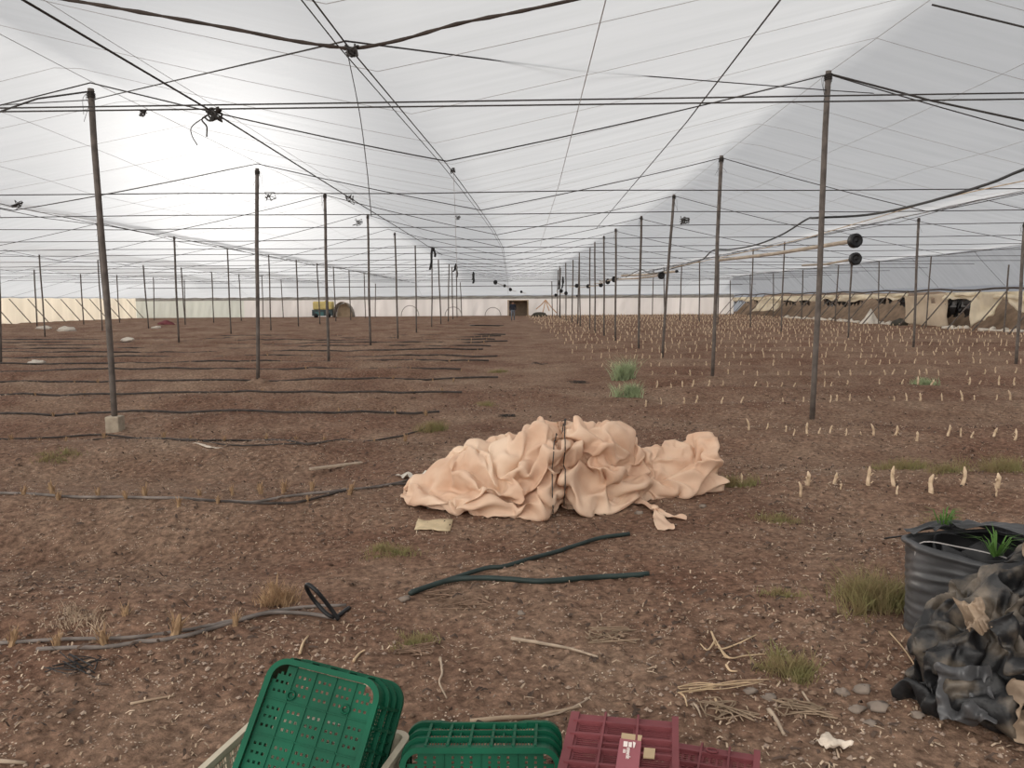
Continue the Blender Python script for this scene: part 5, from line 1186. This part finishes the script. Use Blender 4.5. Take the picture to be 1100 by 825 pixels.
child(MB().tube([p + Vector((-.86 * math.cos(a) * (1.15 - .15 * math.sin(a)), -.43, 1.48 * math.sin(a) ** .8)) for a in np.linspace(0, math.pi, 19)], .045, 6).build('front_hoop', M['dim'], None), t)
child(MB().add([p + Vector((-.70 * math.cos(a) * (1.1 - .1 * math.sin(a)), .5, 1.35 * math.sin(a) ** .8)) for a in np.linspace(0, math.pi, 17)], [tuple(range(17))]).build('inner_curtain', M['porch'], None), t)
for q, (x0, x1, yt) in enumerate([(431, 450, 328), (478, 496, 329.5), (521, 538, 330)]):
    a, c = D(x0, 338, 77), D(x1, 338, 77); h = D((x0 + x1) / 2, yt, 77).z
    tag(MB().tube([Vector(((a.x + c.x) / 2 - (c.x - a.x) / 2 * math.cos(w_), 77, h * math.sin(w_) ** .9 - .02)) for w_ in np.linspace(0, math.pi, 17)], .028, 5).build('bare_hoop', M['post'], None, False, (a.x, 77, 0)), f'bare wire hoop standing before the back wall, {FST[q]} from the yellow tank', 'hoop', 'bare hoops before the back wall')
p = D(556.5, 338, 77.5); p.z = 0; t = empty('entrance_porch', p, 'tan netting porch at the far end of the path behind the walking person', 'porch')
for sx in (-1, 1): child(MB().box(p + Vector((sx * .98, .2, .75)), (.12, 1.6, 1.5)).build('side_panel', M['porch'], None), t)
child(MB().box(p + Vector((0, .2, 1.53)), (2.1, 1.6, .08)).build('roof_panel', M['porch'], None), t)
child(MB().box(p + Vector((.05, .85, .75)), (1.9, .06, 1.5)).build('back_curtain', M['dim'], None), t)
p = D(580, 336.5, 74); p.z = .02; blob('dark_heap', p, (.75, .5), 'outer', 'low dark heap beside the far porch', 'heap', 9, .5)
ap = D(586, 322.2, 77.2); M['orange'] = mat('orange_cloth', (.62, .40, .25), .9, .15, 3, trans=.3)
for q, (x, y) in enumerate([(576, 332), (583, 336), (590, 334), (598, 336)]):
    e_ = D(x, y, 76.6 - .3 * q); e_.z = max(e_.z, 0); pts = [ap + Vector((0, -.1 * q, 0)), ap.lerp(e_, .5) + Vector((0, -.1 * q, -.06)), e_]
    tag(MB().tube(spline(pts, 4), .05, 5).build('slanting_rope', M['orange'], None, False, e_), f'orange-brown strip running down beside the far porch, {FST[q]} from the left', 'strip', 'orange strips by the far porch')
weed(305, 339.2, 1.6, 1.2, 260, 'weed', 'small dark bush before the back wall left of the yellow tank', .05, 'bush')
for q, (x, y, r, m, lab) in enumerate([(49, 355, .55, 'whitecloth', 'white plastic lump on the field at far left'), (168, 353, .28, 'whitecloth', 'small white scrap beside the red heap on the far field'), (178, 349, .6, 'red', 'red plastic heap on the far field at left'), (70, 355.5, .5, 'whitecloth', 'flat white scrap right of the white lump at far left'), (137, 366.5, .25, 'whitecloth', 'tiny white scrap on the far field'), (38, 391.5, .2, 'whitecloth', 'tiny white scrap behind the nearest left post')]):
    c = onG(x, y, .04); blob('plastic_lump', c, (r, r * .5), m, lab, 'plastic scrap', q + 2, .35, (14, 8), .5)
wire('dark_hose', [onG(x, y, .03) for x, y in ((452, 350), (480, 350.5), (510, 350), (541, 350.5))], .035, M['black'], 'long dark pipe lying across the far field left of the path', 'pipe')

# ------------------------------------------------------------------ the person at the far end of the path
def person():
    f = G(551, 344.5); Y = f.y; base = Vector((f.x, Y, 0)); H = 1.58
    root = empty('person', base, 'person in a dark jacket and grey trousers walking at the far end of the path', 'person')
    J = {'pelvis': (0, 0, .84), 'belly': (0, 0, .98), 'chest': (0, -.02, 1.16), 'neck': (0, -.03, 1.30), 'head': (0, -.06, 1.38), 'crown': (0, -.06, 1.50),
         'hipl': (-.09, 0, .80), 'kneel': (-.10, -.13, .45), 'anklel': (-.10, -.02, .09), 'toel': (-.10, -.17, .04), 'hipr': (.09, 0, .80), 'kneer': (.10, .02, .44), 'ankler': (.10, .22, .12), 'toer': (.10, .10, .03),
         'shl': (-.18, -.02, 1.22), 'ell': (-.23, .06, .97), 'wrl': (-.20, -.06, .76), 'shr': (.18, -.02, 1.22), 'elr': (.23, -.06, .97), 'wrr': (.21, -.22, .83)}
    Ed = [('pelvis', 'belly'), ('belly', 'chest'), ('chest', 'neck'), ('neck', 'head'), ('head', 'crown'), ('pelvis', 'hipl'), ('hipl', 'kneel'), ('kneel', 'anklel'), ('anklel', 'toel'), ('pelvis', 'hipr'), ('hipr', 'kneer'), ('kneer', 'ankler'), ('ankler', 'toer'),
          ('chest', 'shl'), ('shl', 'ell'), ('ell', 'wrl'), ('chest', 'shr'), ('shr', 'elr'), ('elr', 'wrr')]
    Rr = dict(pelvis=.135, belly=.13, chest=.145, neck=.055, head=.085, crown=.07, hipl=.09, kneel=.06, anklel=.042, toel=.035, hipr=.09, kneer=.06, ankler=.042, toer=.035, shl=.065, ell=.045, wrl=.034, shr=.065, elr=.045, wrr=.034)
    for s, wr in ((-1, 'wrl'), (1, 'wrr')):                               # palm, four fingers and a thumb
        w_ = Vector(J[wr]); pk = wr + 'p'; J[pk] = tuple(w_ + Vector((0, -.01, -.06))); Rr[pk] = .028; Ed.append((wr, pk))
        for i_ in range(4):
            k1, k2 = f'{wr}f{i_}', f'{wr}g{i_}'; o_ = (i_ - 1.5) * .02; J[k1] = tuple(w_ + Vector((0, o_ - .012, -.105))); J[k2] = tuple(w_ + Vector((-s * .012, o_ - .02, -.14 + .008 * abs(i_ - 1.3)))); Rr[k1] = .009; Rr[k2] = .008; Ed += [(pk, k1), (k1, k2)]
        J[wr + 't'] = tuple(w_ + Vector((-s * .02, -.045, -.08))); Rr[wr + 't'] = .010; Ed.append((pk, wr + 't'))
    names = list(J); me = bpy.data.meshes.new('body'); me.from_pydata([J[k] for k in names], [(names.index(a), names.index(c)) for a, c in Ed], [])
    o = bpy.data.objects.new('body', me); COL.objects.link(o); o.parent = root
    sk = o.modifiers.new('skin', 'SKIN'); lay = me.skin_vertices[0] if me.skin_vertices else None
    if lay is None:
        import bmesh
        bm = bmesh.new(); bm.from_mesh(me); bm.verts.layers.skin.verify(); bm.to_mesh(me); bm.free(); lay = me.skin_vertices[0]
    for i_, k in enumerate(names): lay.data[i_].radius = (Rr[k] * (1.25 if k in ('chest', 'belly', 'pelvis') else 1), Rr[k] * (.85 if k in ('chest', 'belly', 'pelvis') else 1)); lay.data[i_].use_root = (k == 'pelvis')
    ss = o.modifiers.new('sub', 'SUBSURF'); ss.levels = ss.render_levels = 2
    bpy.context.view_layer.update(); dg = bpy.context.evaluated_depsgraph_get(); em = bpy.data.meshes.new_from_object(o.evaluated_get(dg)); o.modifiers.clear(); o.data = em
    M['skin'] = mat('skin', (.33, .19, .13), .6, .1); M['jacket'] = mat('dark_jacket', (.022, .024, .035), .9, .2); M['trousers'] = mat('grey_trousers', (.17, .19, .22), .9, .2); M['hair'] = mat('dark_hair', (.012, .01, .009), .8, .2)
    em.materials.clear(); [em.materials.append(M[k]) for k in ('skin', 'jacket', 'trousers', 'black')]
    for pl_ in em.polygons:
        c = pl_.center; z = c.z; pl_.use_smooth = True
        arm = abs(c.x) > .165 and z < 1.0
        if z > 1.29: mi = 0
        elif arm: mi = 0 if (z < .80) else 1
        elif z > .84: mi = 1
        elif z > .10: mi = 2
        else: mi = 3
        pl_.material_index = mi
    hb = blob('hair', Vector((0, -.04, 1.47)), (.095, .10), 'hair', None, None, 3, .75, (16, 10), .08); hb.parent = root
    for nm, pts, r, m in (('nose', [(0, -.14, 1.44), (0, -.165, 1.405)], [.012, .017], 'skin'), ('mouth', [(-.025, -.14, 1.365), (.025, -.14, 1.365)], .007, 'jacket'), ('ear', [(-.085, -.06, 1.43), (-.088, -.06, 1.39)], .015, 'skin'), ('ear', [(.085, -.06, 1.43), (.088, -.06, 1.39)], .015, 'skin'), ('eye', [(-.033, -.138, 1.43), (-.033, -.146, 1.43)], .010, 'black'), ('eye', [(.033, -.138, 1.43), (.033, -.146, 1.43)], .010, 'black')):
        q = MB().tube(pts, r, 6).build(nm, M[m], None, True); q.parent = root
    root.scale = (.98, .98, .98)
person()
